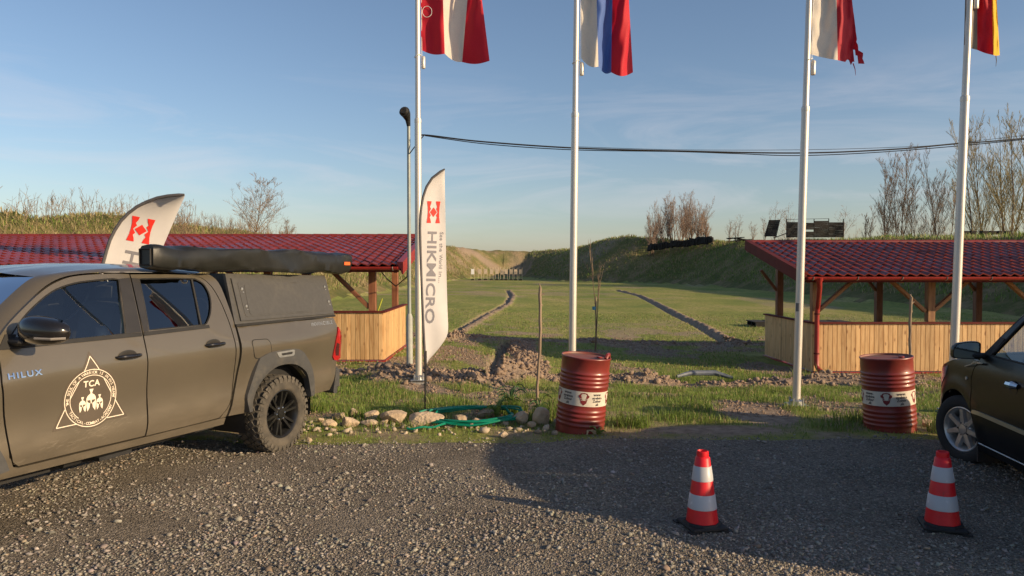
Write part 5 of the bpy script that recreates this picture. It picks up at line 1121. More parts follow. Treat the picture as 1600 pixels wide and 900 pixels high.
    for a in range(nV+1):
        ph = -PI/2+PI*a/nV
        for q in range(nU):
            th = 2*PI*q/nU; sgn = lambda t_, e_: math.copysign(abs(t_)**e_, t_)
            x = .105*sgn(math.cos(ph),.8)*sgn(math.cos(th),.75); z = .094*sgn(math.cos(ph),.8)*sgn(math.sin(th),.7); y = .185*sgn(math.sin(ph),.85)
            if x < 0: x *= .45
            z *= 1-.22*(y/.185)*(1 if z > 0 else .3)
            V_.append((2.33+x-.25*abs(y+.185)*.0+(-.10*(y+.1)), s*(1.075+y*1.02), 1.388+z+.02*(-y)))
    Fc = [(a*nU+q, a*nU+(q+1) % nU, (a+1)*nU+(q+1) % nU, (a+1)*nU+q) for a in range(nV) for q in range(nU)]
    mo = ob('side_mirror', V_, Fc, M_GLOSSB, tk, True, 60)
    mb = MB(); mb.box((2.36, s*.90, 1.315), (.14,.16,.05), ch=.02); mb.ob('mirror_arm', M_BLACK, mo); mb = MB(); mb.box((2.30, s*1.08, 1.395), (.01,.27,.13), Matrix.Rotation(-.1*s,3,'Z')); mb.ob('mirror_glass', M_MIRR, mo)
    mb = MB(); mb.tube([(2.33,s*1.27,1.345),(2.40,s*1.23,1.345),(2.43,s*1.12,1.348)], .009, 6); mb.ob('indicator', mat('smoked_lens', (.22,.20,.18), .2) if s > 0 else MATS['smoked_lens'], mo, True)
    pob('mirror_sail', M_BLACK, tk, [(2.50,1.27),(2.40,1.27),(2.36,1.36),(2.43,1.365)], VT, s, off=.006, thick=.01)
    # wheels
    for ax_ in (AX, FX): wheel(tk, (ax_, s*.805, WZ), WR, .255, .235, 'offroad', s, 0, M_RUB, M_RIMB)
    # wheel wells
    for ax_ in (AX, FX): mb = MB(); mb.lathe([(.485,0),(.485,.46)], 24, Matrix.Translation((ax_, s*(.42 if s > 0 else .42), WZ+.02)) @ Matrix.Rotation(-PI/2*s,4,'X'), *((PI-.25, 2*PI+.25) if s > 0 else (-.25, PI+.25))); mb.box((ax_, s*.42, .62), (.96,.02,.62)); mb.ob('wheel_well', M_BLACK, tk, True)
    # canopy side
    def VC(u, z): return .885-(z-1.26)*.37
    pob('canopy_side', M_CANOPY, tk, [(.335,1.745),(-1.150,1.712),(-1.095,1.262),(.400,1.268)], VC, s, thick=.03, grid=.1)
    cdr = pob('canopy_hatch', M_CANOPY, tk, [(.290,1.700),(-1.132,1.675),(-1.085,1.300),(.325,1.312)], VC, s, off=.016, thick=.016, grid=.1)
    for (pl, of) in (([(.232,1.665),(-1.085,1.645),(-1.050,1.330),(.258,1.345)], .0195), ([(.16,1.640),(-1.02,1.628),(-1.0,1.345),(.20,1.36)], .0225)): pob('pressed_panel', M_CANOPY, cdr, rounded(pl, .03), VC, s, off=of, thick=.005, grid=.1)
    for (a, b_) in ((.205,1.60),(.215,1.44),(-1.052,1.59),(-1.045,1.43)):
        mb = MB(); mb.lathe([(.014,0),(.013,.006),(.001,.007)], 12, Matrix.Translation((a, s*(VC(a,b_)+.022), b_)) @ Matrix.Rotation(-PI/2*s,4,'X')); mb.box((a-.012, s*(VC(a,b_)+.026), b_-.05), (.018,.012,.05), ch=.003); mb.ob('latch', M_STEEL, cdr)
    mb = MB(); mb.box((-.35, s*.878, 1.275), (1.5,.03,.022)); mb.ob('canopy_rail', M_BLACK, tk)
    # front lamp
    pob('headlight', M_CLEAR_L, tk, [(3.30,1.10),(3.70,1.00),(3.76,.88),(3.60,.86),(3.36,.98)], lambda u, z: VT(u,z)+.006, s, thick=.05, grid=.05)
# top surfaces
IL = [(2.72,.74,1.215),(2.56,.712,1.37),(2.44,.688,1.475),(2.20,.628,1.655),(2.06,.600,1.733)]
IR = [(2.06,.600,1.733),(1.90,.586,1.765),(1.70,.580,1.785),(1.416,.580,1.798),(.996,.580,1.795),(.76,.578,1.780),(.60,.572,1.755)]
OL = [(2.60,VT(2.6,1.225),1.225),(2.465,VT(2.4,1.372),1.372),(2.345,VT(2.3,1.476),1.476),(2.10,VT(2,1.648),1.648),(1.94,VT(2,1.722),1.722),(1.78,VT(1,1.752),1.752),(1.60,VT(1,1.763),1.763),(1.416,VT(1,1.766),1.766),(.996,VT(1,1.758),1.758),(.76,VT(1,1.750),1.750),(.60,VT(1,1.752),1.752)]
I_all = [(2.72,.74,1.215),(2.56,.712,1.37),(2.44,.688,1.475),(2.20,.628,1.655),(2.06,.600,1.733),(1.90,.586,1.765),(1.70,.580,1.785),(1.416,.580,1.798),(.996,.580,1.795),(.76,.578,1.780),(.60,.572,1.755)]
OLs = spl(OL, 4); Is = spl(I_all, 4)
for s in (1, -1): ribbon(OLs, Is, 'roof_pillar', M_PAINT, tk, s, .008)
skin([(a, b_, c) for a, b_, c in spl(IL, 5)], M_GLASS, 'windscreen', tk, lambda s_, k: ((1-s_*s_)*.10, (1-s_*s_)*.012))
skin(spl(IR, 4), M_PAINT, 'roof', tk, lambda s_, k: ((1-s_*s_)*(.10*max(0,1-k/5)), (1-abs(s_)**2.4)*.034-.006*math.cos(s_*5*PI)*(abs(s_) < .6)))
skin([(.60,.572,1.755),(.52,.60,1.735),(.45,.64,1.66),(.42,.72,1.5),(.41,.80,1.28),(.41,.83,1.0),(.44,.83,.6)], M_PAINT, 'cab_back', tk)
hood = [(2.78,.80,1.20),(2.95,.80,1.195),(3.25,.77,1.14),(3.55,.72,1.07),(3.74,.64,.98),(3.80,.60,.90)]
skin(spl(hood, 4), M_PAINT, 'bonnet', tk, lambda s_, k: ((1-s_*s_)*.06*min(1,k/14), (1-abs(s_)**3)*.05))
for s in (1,-1): ribbon([(a, b_, c) for a, b_, c in spl(hood[:5], 4)], [(a, VT(a, c-.03)-.002, c-.03) for a, b_, c in spl([(2.60,0,1.225+.02),(2.95,0,1.215),(3.25,0,1.16),(3.5,0,1.10),(3.70,0,1.02)], 4)], 'fender_top', M_PAINT, tk, s, .008)
mb = MB(); mb.box((2.74,0,1.19), (.16,1.5,.04), ch=.01); mb.ob('cowl', M_BLACK, tk)
mb = MB(); mb.box((3.80,0,.86), (.08,1.15,.30), ch=.03); mb.ob('grille', M_GLOSSB, tk)
for k in range(4): mb = MB(); mb.box((3.85,0,.75+.07*k), (.02,1.05,.018)); mb.ob('grille_bar', M_PLAST, tk)
mb = MB()
for (x0, w_) in ((3.76,1.62),(3.86,1.2)): mb.box((x0,0,.56), (.18,w_,.30), ch=.06)
mb.ob('front_bumper', M_PAINT, tk)
mb = MB(); mb.box((3.87,0,.44), (.12,1.3,.10), ch=.03); mb.ob('skid_plate', M_PLAST, tk)
mb = MB(); mb.box((-1.20,0,.52), (.14,1.2,.16), ch=.03); mb.box((-1.22,0,.62), (.16,1.5,.03)); mb.ob('rear_bumper', M_PLAST, tk)
mb = MB(); mb.box((-1.13,0,.98), (.05,1.44,.52), ch=.015); tg = mb.ob('tailgate', M_PAINT, tk); mb = MB(); mb.box((-1.165,0,1.08), (.02,.28,.09), ch=.008); mb.ob('tailgate_handle', M_BLACK, tg)
mb = MB(); mb.box((-.37,0,.9), (1.5,1.5,.6)); mb.box((1.45,0,.52), (2.1,1.56,.14)); mb.box((3.2,0,.75), (1.0,1.0,.55)); mb.box((1.3,.45,.36), (4.6,.10,.14)); mb.box((1.3,-.45,.36), (4.6,.10,.14)); mb.box((.435,0,1.1),(.02,1.5,.9)); mb.ob('chassis', M_BLACK, tk)
for ax_ in (AX, FX): mb = MB(); mb.tube([(ax_,-.7,WZ),(ax_,.7,WZ)], .05, 10); mb.tube([(ax_,.12,WZ),(ax_,-.12,WZ)], .15, 12); mb.ob('axle', M_BLACK, tk, True)
mb = MB(); mb.tube([(1.9,.62,.36),(.6,.60,.36),(.2,.55,.42)], .035, 8); mb.box((1.62,.74,.38), (.28,.20,.03)); mb.ob('exhaust_pipe', M_BLACK, tk, True)
mb = MB(); mb.box((-.40,0,1.30), (1.4,1.5,.03)); V_ = [(.335,.70,1.745),(-1.15,.70,1.712),(-1.15,-.70,1.712),(.335,-.70,1.745),(.335,.70,1.705),(-1.15,.70,1.672),(-1.15,-.70,1.672),(.335,-.70,1.705)]; mb.add(V_, [(0,1,2,3),(7,6,5,4),(0,4,5,1),(1,5,6,2),(2,6,7,3),(3,7,4,0)])
mb.add([(.34,.87,1.27),(.34,-.87,1.27),(.335,-.70,1.74),(.335,.70,1.74)], [(0,1,2,3)]); mb.add([(-1.095,.87,1.27),(-1.095,-.87,1.27),(-1.15,-.70,1.71),(-1.15,.70,1.71)], [(0,1,2,3)]); mb.ob('canopy_shell', M_CANOPY, tk)
for x in (.15,-.45,-1.0): mb = MB(); mb.box((x,0,1.775), (.06,1.36,.035)); mb.ob('roof_bar', M_BLACK, tk)
interior(tk, [(1.62,.38),(1.62,-.38),(.78,.40),(.78,-.40)], 2.42, .5, .86)
# rolled awning bag fixed along the canopy roof
nu, na = 70, 20; V_ = []; Fc = []
for k in range(nu+1):
    f = k/nu; u = 1.235-2.735*f
    for j in range(na):
        a = 2*PI*j/na; sq = lambda t_, e_: math.copysign(abs(t_)**e_, t_); ey, ez = sq(math.cos(a),.40), sq(math.sin(a),.40)
        wr = .007*max(0,math.sin(f*26+a*3))**3+.004*math.sin(f*17+a*2)+.005*math.sin(f*9-a*3)+.005*math.sin(f*38+a)*max(0,math.sin(f*7+1))
        sg = .008*math.sin(f*PI*3+1); endf = min(1, .90+min(f, 1-f)*6)
        V_.append((u, .745+ey*(.084+wr*1.3)*(1+.12*f)*endf, 1.885-.038*f+ez*(1+.18*f)*(.094+wr*1.6+(sg if ez < 0 else 0))*endf))
for k in range(nu):
    for j in range(na): l = (j+1) % na; Fc.append((k*na+j, k*na+l, (k+1)*na+l, (k+1)*na+j))
Fc += [tuple(range(na)), tuple(nu*na+j for j in range(na-1,-1,-1))]
ab = ob('awning_bag', V_, Fc, M_BAG, tk, True, 50)
mb = MB(); mb.box((-1.40,.838,1.845), (.11,.012,.036)); mb.ob('bag_patch', M_ORANGE, ab)
T_ = Flat(); T_.text('DARCHE', 0, 0, .034, 0, .001); T_.ob('patch_lettering', M_BLACK, ab, lambda a, b_: (-1.40-a, .8425, 1.845+b_))
mb = MB(); mb.tube([(1.243,.74+math.cos(a)*.085,1.885+math.sin(a)*.09) for a in np.linspace(PI/4,2*PI+PI/4,5)[:-1]], .008, 4, closed=True); mb.ob('bag_end_piping', M_BLACK, ab)
for x in (.15,-1.0): mb = MB(); mb.box((x,.66,1.80), (.05,.14,.08)); mb.ob('awning_bracket', M_BLACK, tk)
# lettering and emblem on the left side
def lay(cu, cz, off): return lambda a, b_: (cu-a, VT(cu-a, cz+b_)+off, cz+b_)
T_ = Flat(); T_.text('HILUX', 0, 0, .052, 0, .0015, 1.3, 1.28); T_.ob('chrome_badge', M_CHROME, tk, lay(2.365,1.098,.005))
T_ = Flat(); T_.text('INVINCIBLE', 0, 0, .050, 0, .0012, 1.25, 1.2); T_.ob('side_badge', M_STEEL, tk, lay(-.86,1.205,.004))
CU, CZ = 1.876, .864; r0, r1 = .166, .207; tri = [(0,.300),(-.268,-.168),(.268,-.168)]
# backing vinyl
B_ = Flat(); tb = [(0,.335),(-.298,-.188),(.298,-.188)]; B_.ring(.05,.222,64).ring(0,.05,24); B_.ob('emblem_backing', M_DECAL, tk, lay(CU,CZ,.0016))
B_ = Flat(); nn = 12
def sub(a, b_, c, k):
    if k == 0: B_.poly([a,b_,c]); return
    ab = ((a[0]+b_[0])/2,(a[1]+b_[1])/2); bc = ((c[0]+b_[0])/2,(c[1]+b_[1])/2); ca_ = ((a[0]+c[0])/2,(a[1]+c[1])/2); sub(a,ab,ca_,k-1); sub(ab,b_,bc,k-1); sub(ca_,bc,c,k-1); sub(ab,bc,ca_,k-1)
sub(*tb, 4); B_.ob('emblem_backing', M_DECAL, tk, lay(CU,CZ,.0022))
E_ = Flat(); E_.ring(r1-.0055, r1, 72); E_.ring(r0-.005, r0, 72)
def cut(a, b_):                                        # triangle edges, left out where the ring with the lettering lies
    n_ = 60; run = None
    for k in range(n_+1):
        p = (a[0]+(b_[0]-a[0])*k/n_, a[1]+(b_[1]-a[1])*k/n_); d = math.hypot(*p); okk = d > r1-.002 or d < r0-.003
        if okk and run is None: run = p
        if (not okk or k == n_) and run is not None: E_.line(run, p, .006) if math.hypot(p[0]-run[0],p[1]-run[1]) > .01 else 0; run = None
for a, b_ in ((0,1),(1,2),(2,0)): cut(tri[a], tri[b_])
E_.ob('emblem_outline', M_CREAM, tk, lay(CU,CZ,.0032))
rm_ = (r0+r1-.007)/2
E_ = Flat(); E_.arc_text('THE SOUL OF A WARRIOR IS IN HIS HEART', rm_, .029, PI/2, R(5.35), bold=.0003); E_.arc_text('TACTICAL-COMBAT-ACADEMY', rm_, .028, -PI/2, R(5.7), True, bold=.0003)
for a in (R(184),R(-4)): E_.poly([(rm_*math.cos(a+q*.05)+w_*math.cos(a), rm_*math.sin(a+q*.05)+w_*math.sin(a)) for q, w_ in ((-1,-.004),(1,-.004),(1,.004),(-1,.004))])
E_.text('TCA', 0, .102, .062, 0, .0015, 1, 1.1); E_.ob('emblem_lettering', M_CREAM, tk, lay(CU,CZ,.0036))
def helmet(F_, cx, cy, s_, dirn):
    P = lambda pts: F_.poly([(cx+dirn*a*s_, cy+b_*s_) for a, b_ in pts])
    P([(-.13,.62),(.13,.62),(.05,.42),(-.05,.42)]); P([(-.05,.43),(.05,.43),(.07,.32),(-.07,.32)])
    dome = [(-.30+.0,.0)]+[(.30*math.cos(a), .33*math.sin(a)+.02) for a in np.linspace(PI,0,12)]+[(.30,0)]; P(dome)
    P([(-.30,0),(-.30,-.30),(-.24,-.62),(-.10,-.42),(-.07,-.18),(-.20,-.12),(-.26,.0)][::-1]); P([(.30,0),(.30,-.30),(.24,-.62),(.10,-.42),(.07,-.18),(.20,-.12),(.26,.0)]); P([(-.045,0),(.045,0),(.03,-.2),(-.03,-.2)])
E_ = Flat(); helmet(E_, 0,-.015,.128,1); helmet(E_, -.068,-.040,.088,1); helmet(E_, .068,-.040,.088,1)
E_.ob('emblem_helmets', M_CREAM, tk, lay(CU,CZ,.0040))
# scuffs on the lower door
SC = Flat(); rs = random.Random(3)
for k in range(90):
    u0 = rs.gauss(1.90,.22); z0_ = .60+(u0-1.9)*-.10+rs.gauss(0,.03); l_ = rs.uniform(.01,.07); a = rs.gauss(.25,.25)
    if .50 < z0_ < .72: SC.line((2.0-u0, z0_-.6), (2.0-u0+l_*math.cos(a), z0_-.6+l_*math.sin(a)), rs.uniform(.0008,.0022))
o = SC.ob('paint_scuffs', mat('dusty_scratch', (.21,.18,.14), .8), tk, lay(2.0,.6,.0012)); o['kind'] = 'stuff'

# ------------------------------------------------------------------ the black car
CZs = [.2,.28,.4,.6,.75,.9,1.0,1.1,1.3,1.5,1.56]; CVs = [.83,.86,.885,.892,.888,.878,.855,.815,.735,.645,.60]
_cf = np.linspace(.1, 1.6, 151); _cv = np.convolve(np.pad(np.interp(_cf, CZs, CVs), 6, mode='edge'), np.exp(-(np.arange(-6,7)/3.)**2)/np.exp(-(np.arange(-6,7)/3.)**2).sum(), 'valid')
def VK(u, z):
    v = float(np.interp(z, _cf, _cv)); g = 1.0
    if u > 0: g = max(.4, math.sqrt(max(.1, 1-(u/.80)**2.2)))
    if u < -3.0: g = max(.6, math.sqrt(max(.2, 1-((-3.0-u)/.95)**2.3)))
    v *= g
    for c in (-.15,-2.77): v += .018*math.exp(-((math.hypot(u-c, z-.31)-.40)/.06)**2)
    return v
ck = thing('hatchback_car', 'black hatchback seen from behind its left side, parked at the right edge', 'car', (5.03,6.83,0), (0,0,R(82)))
CF, CR, CWZ, CWR = -.15, -2.77, .305, .312
arcF = arc(CF,CWZ,.365,-8,188,18); arcR = arc(CR,CWZ,.365,-8,188,18)
fen = arcF[::-1][:0]+[(-.50,.24),(-.46,.55),(-.41,.816),(-.44,.90),(-.49,.975),(-.30,.985),(-.05,.93),(.20,.86),(.42,.76),(.50,.66),(.52,.52),(.30,.45),(.22,.30)]+arc(CF,CWZ,.365,0,180,18)+[(-.515,.24)]
qtr = [(-2.0,.25)][:0]+[(-2.40,.25)]+arc(CR,CWZ,.365,180,0,18)[0:]+[]
FDc = [(-.505,.26),(-.47,.55),(-.42,.816),(-.45,.90),(-.50,.975),(-.53,1.04),(-.87,1.41),(-1.02,1.478),(-1.25,1.505),(-1.50,1.512),(-1.54,1.0),(-1.53,.27)]
WFc = [(-.66,1.045),(-1.46,1.035),(-1.45,1.30),(-1.42,1.46),(-1.24,1.465),(-1.05,1.435),(-.91,1.36)]
RDc = [(-1.545,.27),(-1.555,1.0),(-1.515,1.512),(-1.9,1.512),(-2.2,1.49),(-2.45,1.44),(-2.50,1.2),(-2.45,.85),(-2.40,.72),(-2.30,.45),(-2.30,.27)]
WRc = [(-1.60,1.035),(-2.40,1.045),(-2.41,1.25),(-2.36,1.40),(-2.15,1.44),(-1.9,1.462),(-1.58,1.465)]
QTc = [(-2.315,.27),(-2.315,.45),(-2.415,.72),(-2.465,.85),(-2.515,1.2),(-2.465,1.44),(-2.75,1.38),(-3.05,1.24),(-3.30,1.03),(-3.50,.95),(-3.55,.80),(-3.50,.50),(-3.45,.30)]+[(-3.2,.27)]+arc(CR,CWZ,.365,185,-5,18)[::-1][::-1][:0]+[(p[0], p[1]) for p in arc(CR,CWZ,.365,180,0,18)]
WQc = [(-2.56,1.05),(-2.95,1.06),(-3.06,1.12),(-2.85,1.27),(-2.60,1.36),(-2.54,1.36)]
QTc = [(-2.315,.27),(-2.315,.45),(-2.415,.72),(-2.465,.85),(-2.515,1.2),(-2.465,1.44),(-2.75,1.38),(-3.05,1.24),(-3.30,1.03),(-3.50,.95),(-3.55,.80),(-3.50,.50),(-3.45,.30),(-3.2,.27)]+arc(CR,CWZ,.365,186,-3,18)
for s in (1, -1):
    fp = pob('front_fender', M_CARB, ck, fen, VK, s, thick=.03, grid=.05)
    d = pob('front_door', M_CARB, ck, FDc, VK, s, holes=[WFc], thick=.03); pob('window_pane', M_GLASS, d, WFc, VK, s, thick=0, off=-.012, grid=.1)
    mb = MB(); mb.tube([(p[0], s*(VK(*p)-.003), p[1]) for p in resamp(WFc, .06)], .009, 6, closed=True); mb.ob('window_seal', M_BLACK, d, True)
    d2 = pob('rear_door', M_CARB, ck, RDc, VK, s, holes=[WRc], thick=.03); pob('window_pane', M_GLASSD, d2, WRc, VK, s, thick=0, off=-.012, grid=.1)
    mb = MB(); mb.tube([(p[0], s*(VK(*p)-.003), p[1]) for p in resamp(WRc, .06)], .009, 6, closed=True); mb.ob('window_seal', M_BLACK, d2, True)
    q_ = pob('rear_quarter', M_CARB, ck, QTc, VK, s, holes=[WQc], thick=.03); pob('window_pane', M_GLASSD, q_, WQc, VK, s, thick=0, off=-.012, grid=.1)
    pob('sill', M_CARB, ck, [(-.52,.255),(-2.30,.262),(-2.30,.20),(-.52,.19)], lambda u, z: VK(u,z)+.012, s, thick=.05)
    mb = MB(); mb.tube([(-.55, s*(VK(-.6,.25)+.016), .262), (-2.28, s*(VK(-2,.25)+.016), .262)], .006, 5); mb.ob('sill_edge', M_STEEL, ck)
    for (a, b_, nm) in ((-.50,-1.50,d),(-1.57,-2.30,d2)): pob('rub_strip', M_STRIP if 'M_STRIP' in globals() else mat('champagne_strip', (.42,.38,.28), .3, .5), nm, rounded([(a,.548),(b_,.535),(b_,.500),(a,.515)], .012), VK, s, off=.010, thick=.012, grid=.06)
    M_STRIP = MATS['champagne_strip']
    for (hu, nm) in ((-1.12,d),(-2.30,d2)):
        mb = MB(); mb.lathe([(.001,-.004),(.050,.001),(.058,.004),(.056,.0)], 24, Matrix.Translation((hu, s*VK(hu,.84), .84)) @ Matrix.Rotation(-PI/2*s,4,'X')); mb.ob('handle_cup', M_BLACK, nm, True)
        mb = MB(); mb.tube([(hu-.062, s*(VK(hu,.85)+.005), .86),(hu-.03, s*(VK(hu,.85)+.026), .865),(hu+.03, s*(VK(hu,.85)+.026), .865),(hu+.062, s*(VK(hu,.85)+.005), .86)], [.018,.030,.030,.018], 8); mb.ob('door_handle', M_CHROME, nm, True)
    mb = MB(); mb.lathe([(.017,0),(.015,.008),(.001,.010)], 12, Matrix.Translation((-.33, s*VK(-.33,.80), .80)) @ Matrix.Rotation(-PI/2*s,4,'X')); mb.ob('side_indicator', M_CLEAR_L, fp, True)
    # mirror: rounded shell with the glass facing back
    Vm = [(-.50,.0)]; c = Vector((-.56, s*.985, 1.075)); ol = rounded([(-.115,-.070),(.105,-.078),(.112,.075),(.03,.080),(-.075,.062),(-.112,.02)], .03)
    mb = MB(); n_ = len(ol); rows2 = [(0,1.0),(.03,1.04),(.07,.95),(.11,.7),(.13,.3)]; V_ = [(c.x+dx, c.y-s*a*k_, c.z+b_*k_) for dx, k_ in rows2 for a, b_ in ol]
    Fc = [(r_*n_+i, r_*n_+(i+1) % n_, (r_+1)*n_+(i+1) % n_, (r_+1)*n_+i) for r_ in range(4) for i in range(n_)]+[tuple(4*n_+i for i in range(n_))]
    mo = ob('side_mirror', V_, Fc, M_CARB, ck, True, 50); ob('mirror_glass', [(c.x+.004, c.y-s*a*.93, c.z+b_*.90) for a, b_ in ol], [tuple(range(n_))], M_MIRR, mo)
    ob('mirror_rim', [(c.x-.001+dx_, c.y-s*a*k_, c.z+b_*k_) for k_, dx_ in ((1,0),(.93,.006)) for a, b_ in ol], [(i, (i+1) % n_, n_+(i+1) % n_, n_+i) for i in range(n_)], M_BLACK, mo)
    mb = MB(); mb.box((-.53, s*.87, 1.03), (.09,.14,.045), ch=.015); mb.ob('mirror_arm', M_BLACK, mo)
    pob('mirror_sail', M_BLACK, ck, [(-.54,1.035),(-.66,1.045),(-.76,1.20),(-.68,1.21)], VK, s, off=.006, thick=.01)
    wheel(ck, (CF, s*.775, CWZ), CWR, .20, .205, 'road', s, R(20), mat('car_tyre', (.02,.02,.02), .85, var=.2) if s > 0 else MATS['car_tyre'], M_SILVER)
    wheel(ck, (CR, s*.775, CWZ), CWR, .20, .205, 'road', s, 0, MATS['car_tyre'], M_SILVER)
    for ax_ in (CF, CR): mb = MB(); mb.lathe([(.375,0),(.375,.44)], 22, Matrix.Translation((ax_, s*.42, CWZ)) @ Matrix.Rotation(-PI/2*s,4,'X'), *((PI-.2, 2*PI+.2) if s > 0 else (-.2, PI+.2))); mb.box((ax_, s*.42, .5), (.74,.02,.5)); mb.ob('wheel_well', M_BLACK, ck, True)
    pob('headlight', M_CLEAR_L, ck, [(.06,.865),(.30,.80),(.45,.70),(.40,.60),(.24,.64),(.10,.76)], lambda u, z: VK(u,z)+.005, s, thick=.03, grid=.04)
    pob('tail_light', M_RED_L, ck, [(-3.28,1.02),(-3.46,.95),(-3.50,.72),(-3.36,.66),(-3.22,.78)], lambda u, z: VK(u,z)+.006, s, thick=.04, grid=.05)
    mb = MB(); mb.box((CF-.37, s*.79, .20), (.02,.16,.22)); mb.ob('mud_flap', M_BLACK, ck)
Oc = [(-.42,VK(-.4,.99),.99),(-.53,VK(-.5,1.05),1.05),(-.70,VK(-.7,1.24),1.24),(-.87,VK(-.8,1.42),1.42),(-1.02,VK(-1,1.486),1.486),(-1.25,VK(-1,1.513),1.513),(-1.52,VK(-1,1.52),1.52),(-1.9,VK(-1,1.52),1.52),(-2.2,VK(-2,1.498),1.498),(-2.47,VK(-2,1.45),1.45),(-2.75,VK(-2,1.39),1.39),(-3.05,VK(-3,1.25),1.25),(-3.28,VK(-3.2,1.05),1.05)]
Ic = [(-.32,.72,1.0),(-.50,.70,1.09),(-.68,.66,1.27),(-.86,.62,1.45),(-1.02,.58,1.515),(-1.25,.56,1.545),(-1.52,.555,1.555),(-1.9,.555,1.555),(-2.2,.555,1.535),(-2.47,.56,1.49),(-2.75,.58,1.42),(-3.05,.60,1.27),(-3.28,.63,1.06)]
for s in (1,-1): ribbon(spl(Oc,3), spl(Ic,3), 'roof_pillar', M_CARB, ck, s, .008)
skin(spl(Ic[:4],5), M_GLASS, 'windscreen', ck, lambda s_, k: ((1-s_*s_)*.14, (1-s_*s_)*.01)); skin(spl(Ic[3:10],4), M_CARB, 'roof', ck, lambda s_, k: ((1-s_*s_)*.14*max(0,1-k/8), (1-abs(s_)**2.4)*.03)); skin(spl(Ic[9:],5), M_GLASSD, 'rear_window', ck, lambda s_, k: (-(1-s_*s_)*.06, (1-s_*s_)*.01))
hd = [(-.30,.80,.985),(0,.76,.945),(.25,.68,.86),(.48,.56,.74),(.62,.46,.62)]
skin(spl(hd,4), M_CARB, 'bonnet', ck, lambda s_, k: ((1-s_*s_)*.10*min(1,k/8), (1-abs(s_)**3)*.06))
for s in (1,-1): ribbon(spl(hd,4), spl([(a, VK(a, c-.02)-.003, c-.02) for a, c in ((-.30,.99),(0,.942),(.22,.865),(.44,.755),(.50,.64))],4), 'fender_top', M_CARB, ck, s, .006)
FB = [(k/12*2-1) for k in range(13)]; V_ = []; Fc = []
for z_, e_ in ((.20,.0),(.32,.03),(.45,.05),(.55,.04),(.64,.0)):
    for f in FB: V_.append((.68+e_-.32*abs(f)**2.5, .66*f, z_))
for r_ in range(4):
    for k in range(12): a = r_*13+k; Fc.append((a, a+1, a+14, a+13))
ob('front_bumper', V_, Fc, M_CARB, ck, True, 40)
V_ = []
for z_, e_ in ((.28,.0),(.45,.05),(.60,.06),(.75,.02),(1.05,-.24)):
    for f in FB: V_.append((-3.56-e_+.26*abs(f)**2.5, .76*f, z_))
ob('rear_hatch', V_, Fc, M_CARB, ck, True, 40)
mb = MB(); mb.box((-1.45,0,.24), (3.6,1.5,.10)); mb.box((.12,0,.55), (.7,.9,.4)); mb.box((-3.0,0,.62), (.7,1.1,.5)); mb.ob('underbody', M_BLACK, ck)
interior(ck, [(-1.35,.36),(-1.35,-.36),(-2.2,.38),(-2.2,-.38)], -.62, .3, .55)
mb = MB(); q = [(-.30,VK(-.3,.9)+.01,.905),(-.42,VK(-.4,.93)+.02,.935),(-.47,VK(-.5,.95)+.02,.960),(-.60,VK(-.6,.97)+.025,.972)]; mb.tube(q, [.004,.006,.012,.010], 6); mb.ob('door_edge_guard', M_LATH, ck, True)

# ------------------------------------------------------------------ stones, hose, plants
def rock(name, label, px, py, wpx, hpx, Y, group, seed, d=.7):
    rnd = np.random.default_rng(seed); p = at(px, py, Y); z0 = zt(p.x, Y); k = Y/F; W_, H_ = wpx*k/2, hpx*k/2
    mb = MB(); import bmesh
    bm = bmesh.new(); bmesh.ops.create_icosphere(bm, subdivisions=3, radius=1); pl = [(Vector(rnd.normal(0,1,3)).normalized(), rnd.uniform(.5,.8)) for _ in range(16)]
    for v in bm.verts:
        for nrm, dd in pl:
            t_ = v.co.dot(nrm)
            if t_ > dd: v.co -= nrm*(t_-dd)*.92
        v.co *= 1+.02*(rnd.random()-.5); v.co.x *= W_*1.18; v.co.y *= W_*d*1.1; v.co.z *= H_*1.15
    me = bpy.data.meshes.new(name); bm.to_mesh(me); bm.free(); me.polygons.foreach_set('use_smooth', [True]*len(me.polygons)); me.set_sharp_from_angle(angle=R(11)); me.materials.append(M_STONE); o = link(name, me, None, (p.x, Y, z0+H_*.78), (0,0,rnd.uniform(-.3,.3))); return tag(o, label, 'stone', group)
ST = [(517,671,22,12,8.25,'leftmost pale stone of the row beside the truck wheel'),(545,668,28,15,8.3,'squat tan stone second from the left in the row'),(578,669,26,13,8.3,'flat tan stone third from the left in the row'),(581,657,23,17,8.6,'rounded tan stone standing behind the flat ones'),(553,651,14,15,8.8,'small upright stone at the back left of the row'),(532,659,20,12,8.7,'low stone at the back left of the row'),(618,660,42,24,8.45,'large slanting pale stone left of the feather banner'),(665,662,54,21,8.4,'widest pale stone, right at the foot of the feather banner'),(720,663,22,15,8.45,'tan stone inside the hose coil'),(747,665,22,11,8.4,'small flat stone inside the hose coil'),(762,650,32,15,8.8,'stone half hidden behind the leafy plant in the hose coil'),(815,665,24,22,8.4,'pointed grey tan stone right of the hose coil'),(844,661,28,25,8.4,'tall pale stone beside the left red drum'),(483,695,9,9,7.5,'small pale stone alone near the rear wheel'),(787,688,17,10,7.75,'small grey stone below the hose coil'),(831,672,14,10,8.2,'small stone between the two tall ones by the drum'),(502,664,14,9,8.5,'small half buried stone next to the wheel'),(600,668,14,10,8.35,'small stone wedged left of the large slanting one'),(1448,668,16,12,8.3,'pale stone between the right drum and the car wheel')]
for q, a in enumerate(ST): rock('field_stone', a[5], a[0], a[1], a[2]*1.06, a[3]*1.15, a[4], 'stones edging the lot', 500+q)
n = 150; x = RNG.uniform(-2.9,.6,n); y = 8.2+.35*RNG.normal(0,1,n)*.5; r = np.clip(np.exp(RNG.normal(math.log(.022),.5,n)),.01,.06)
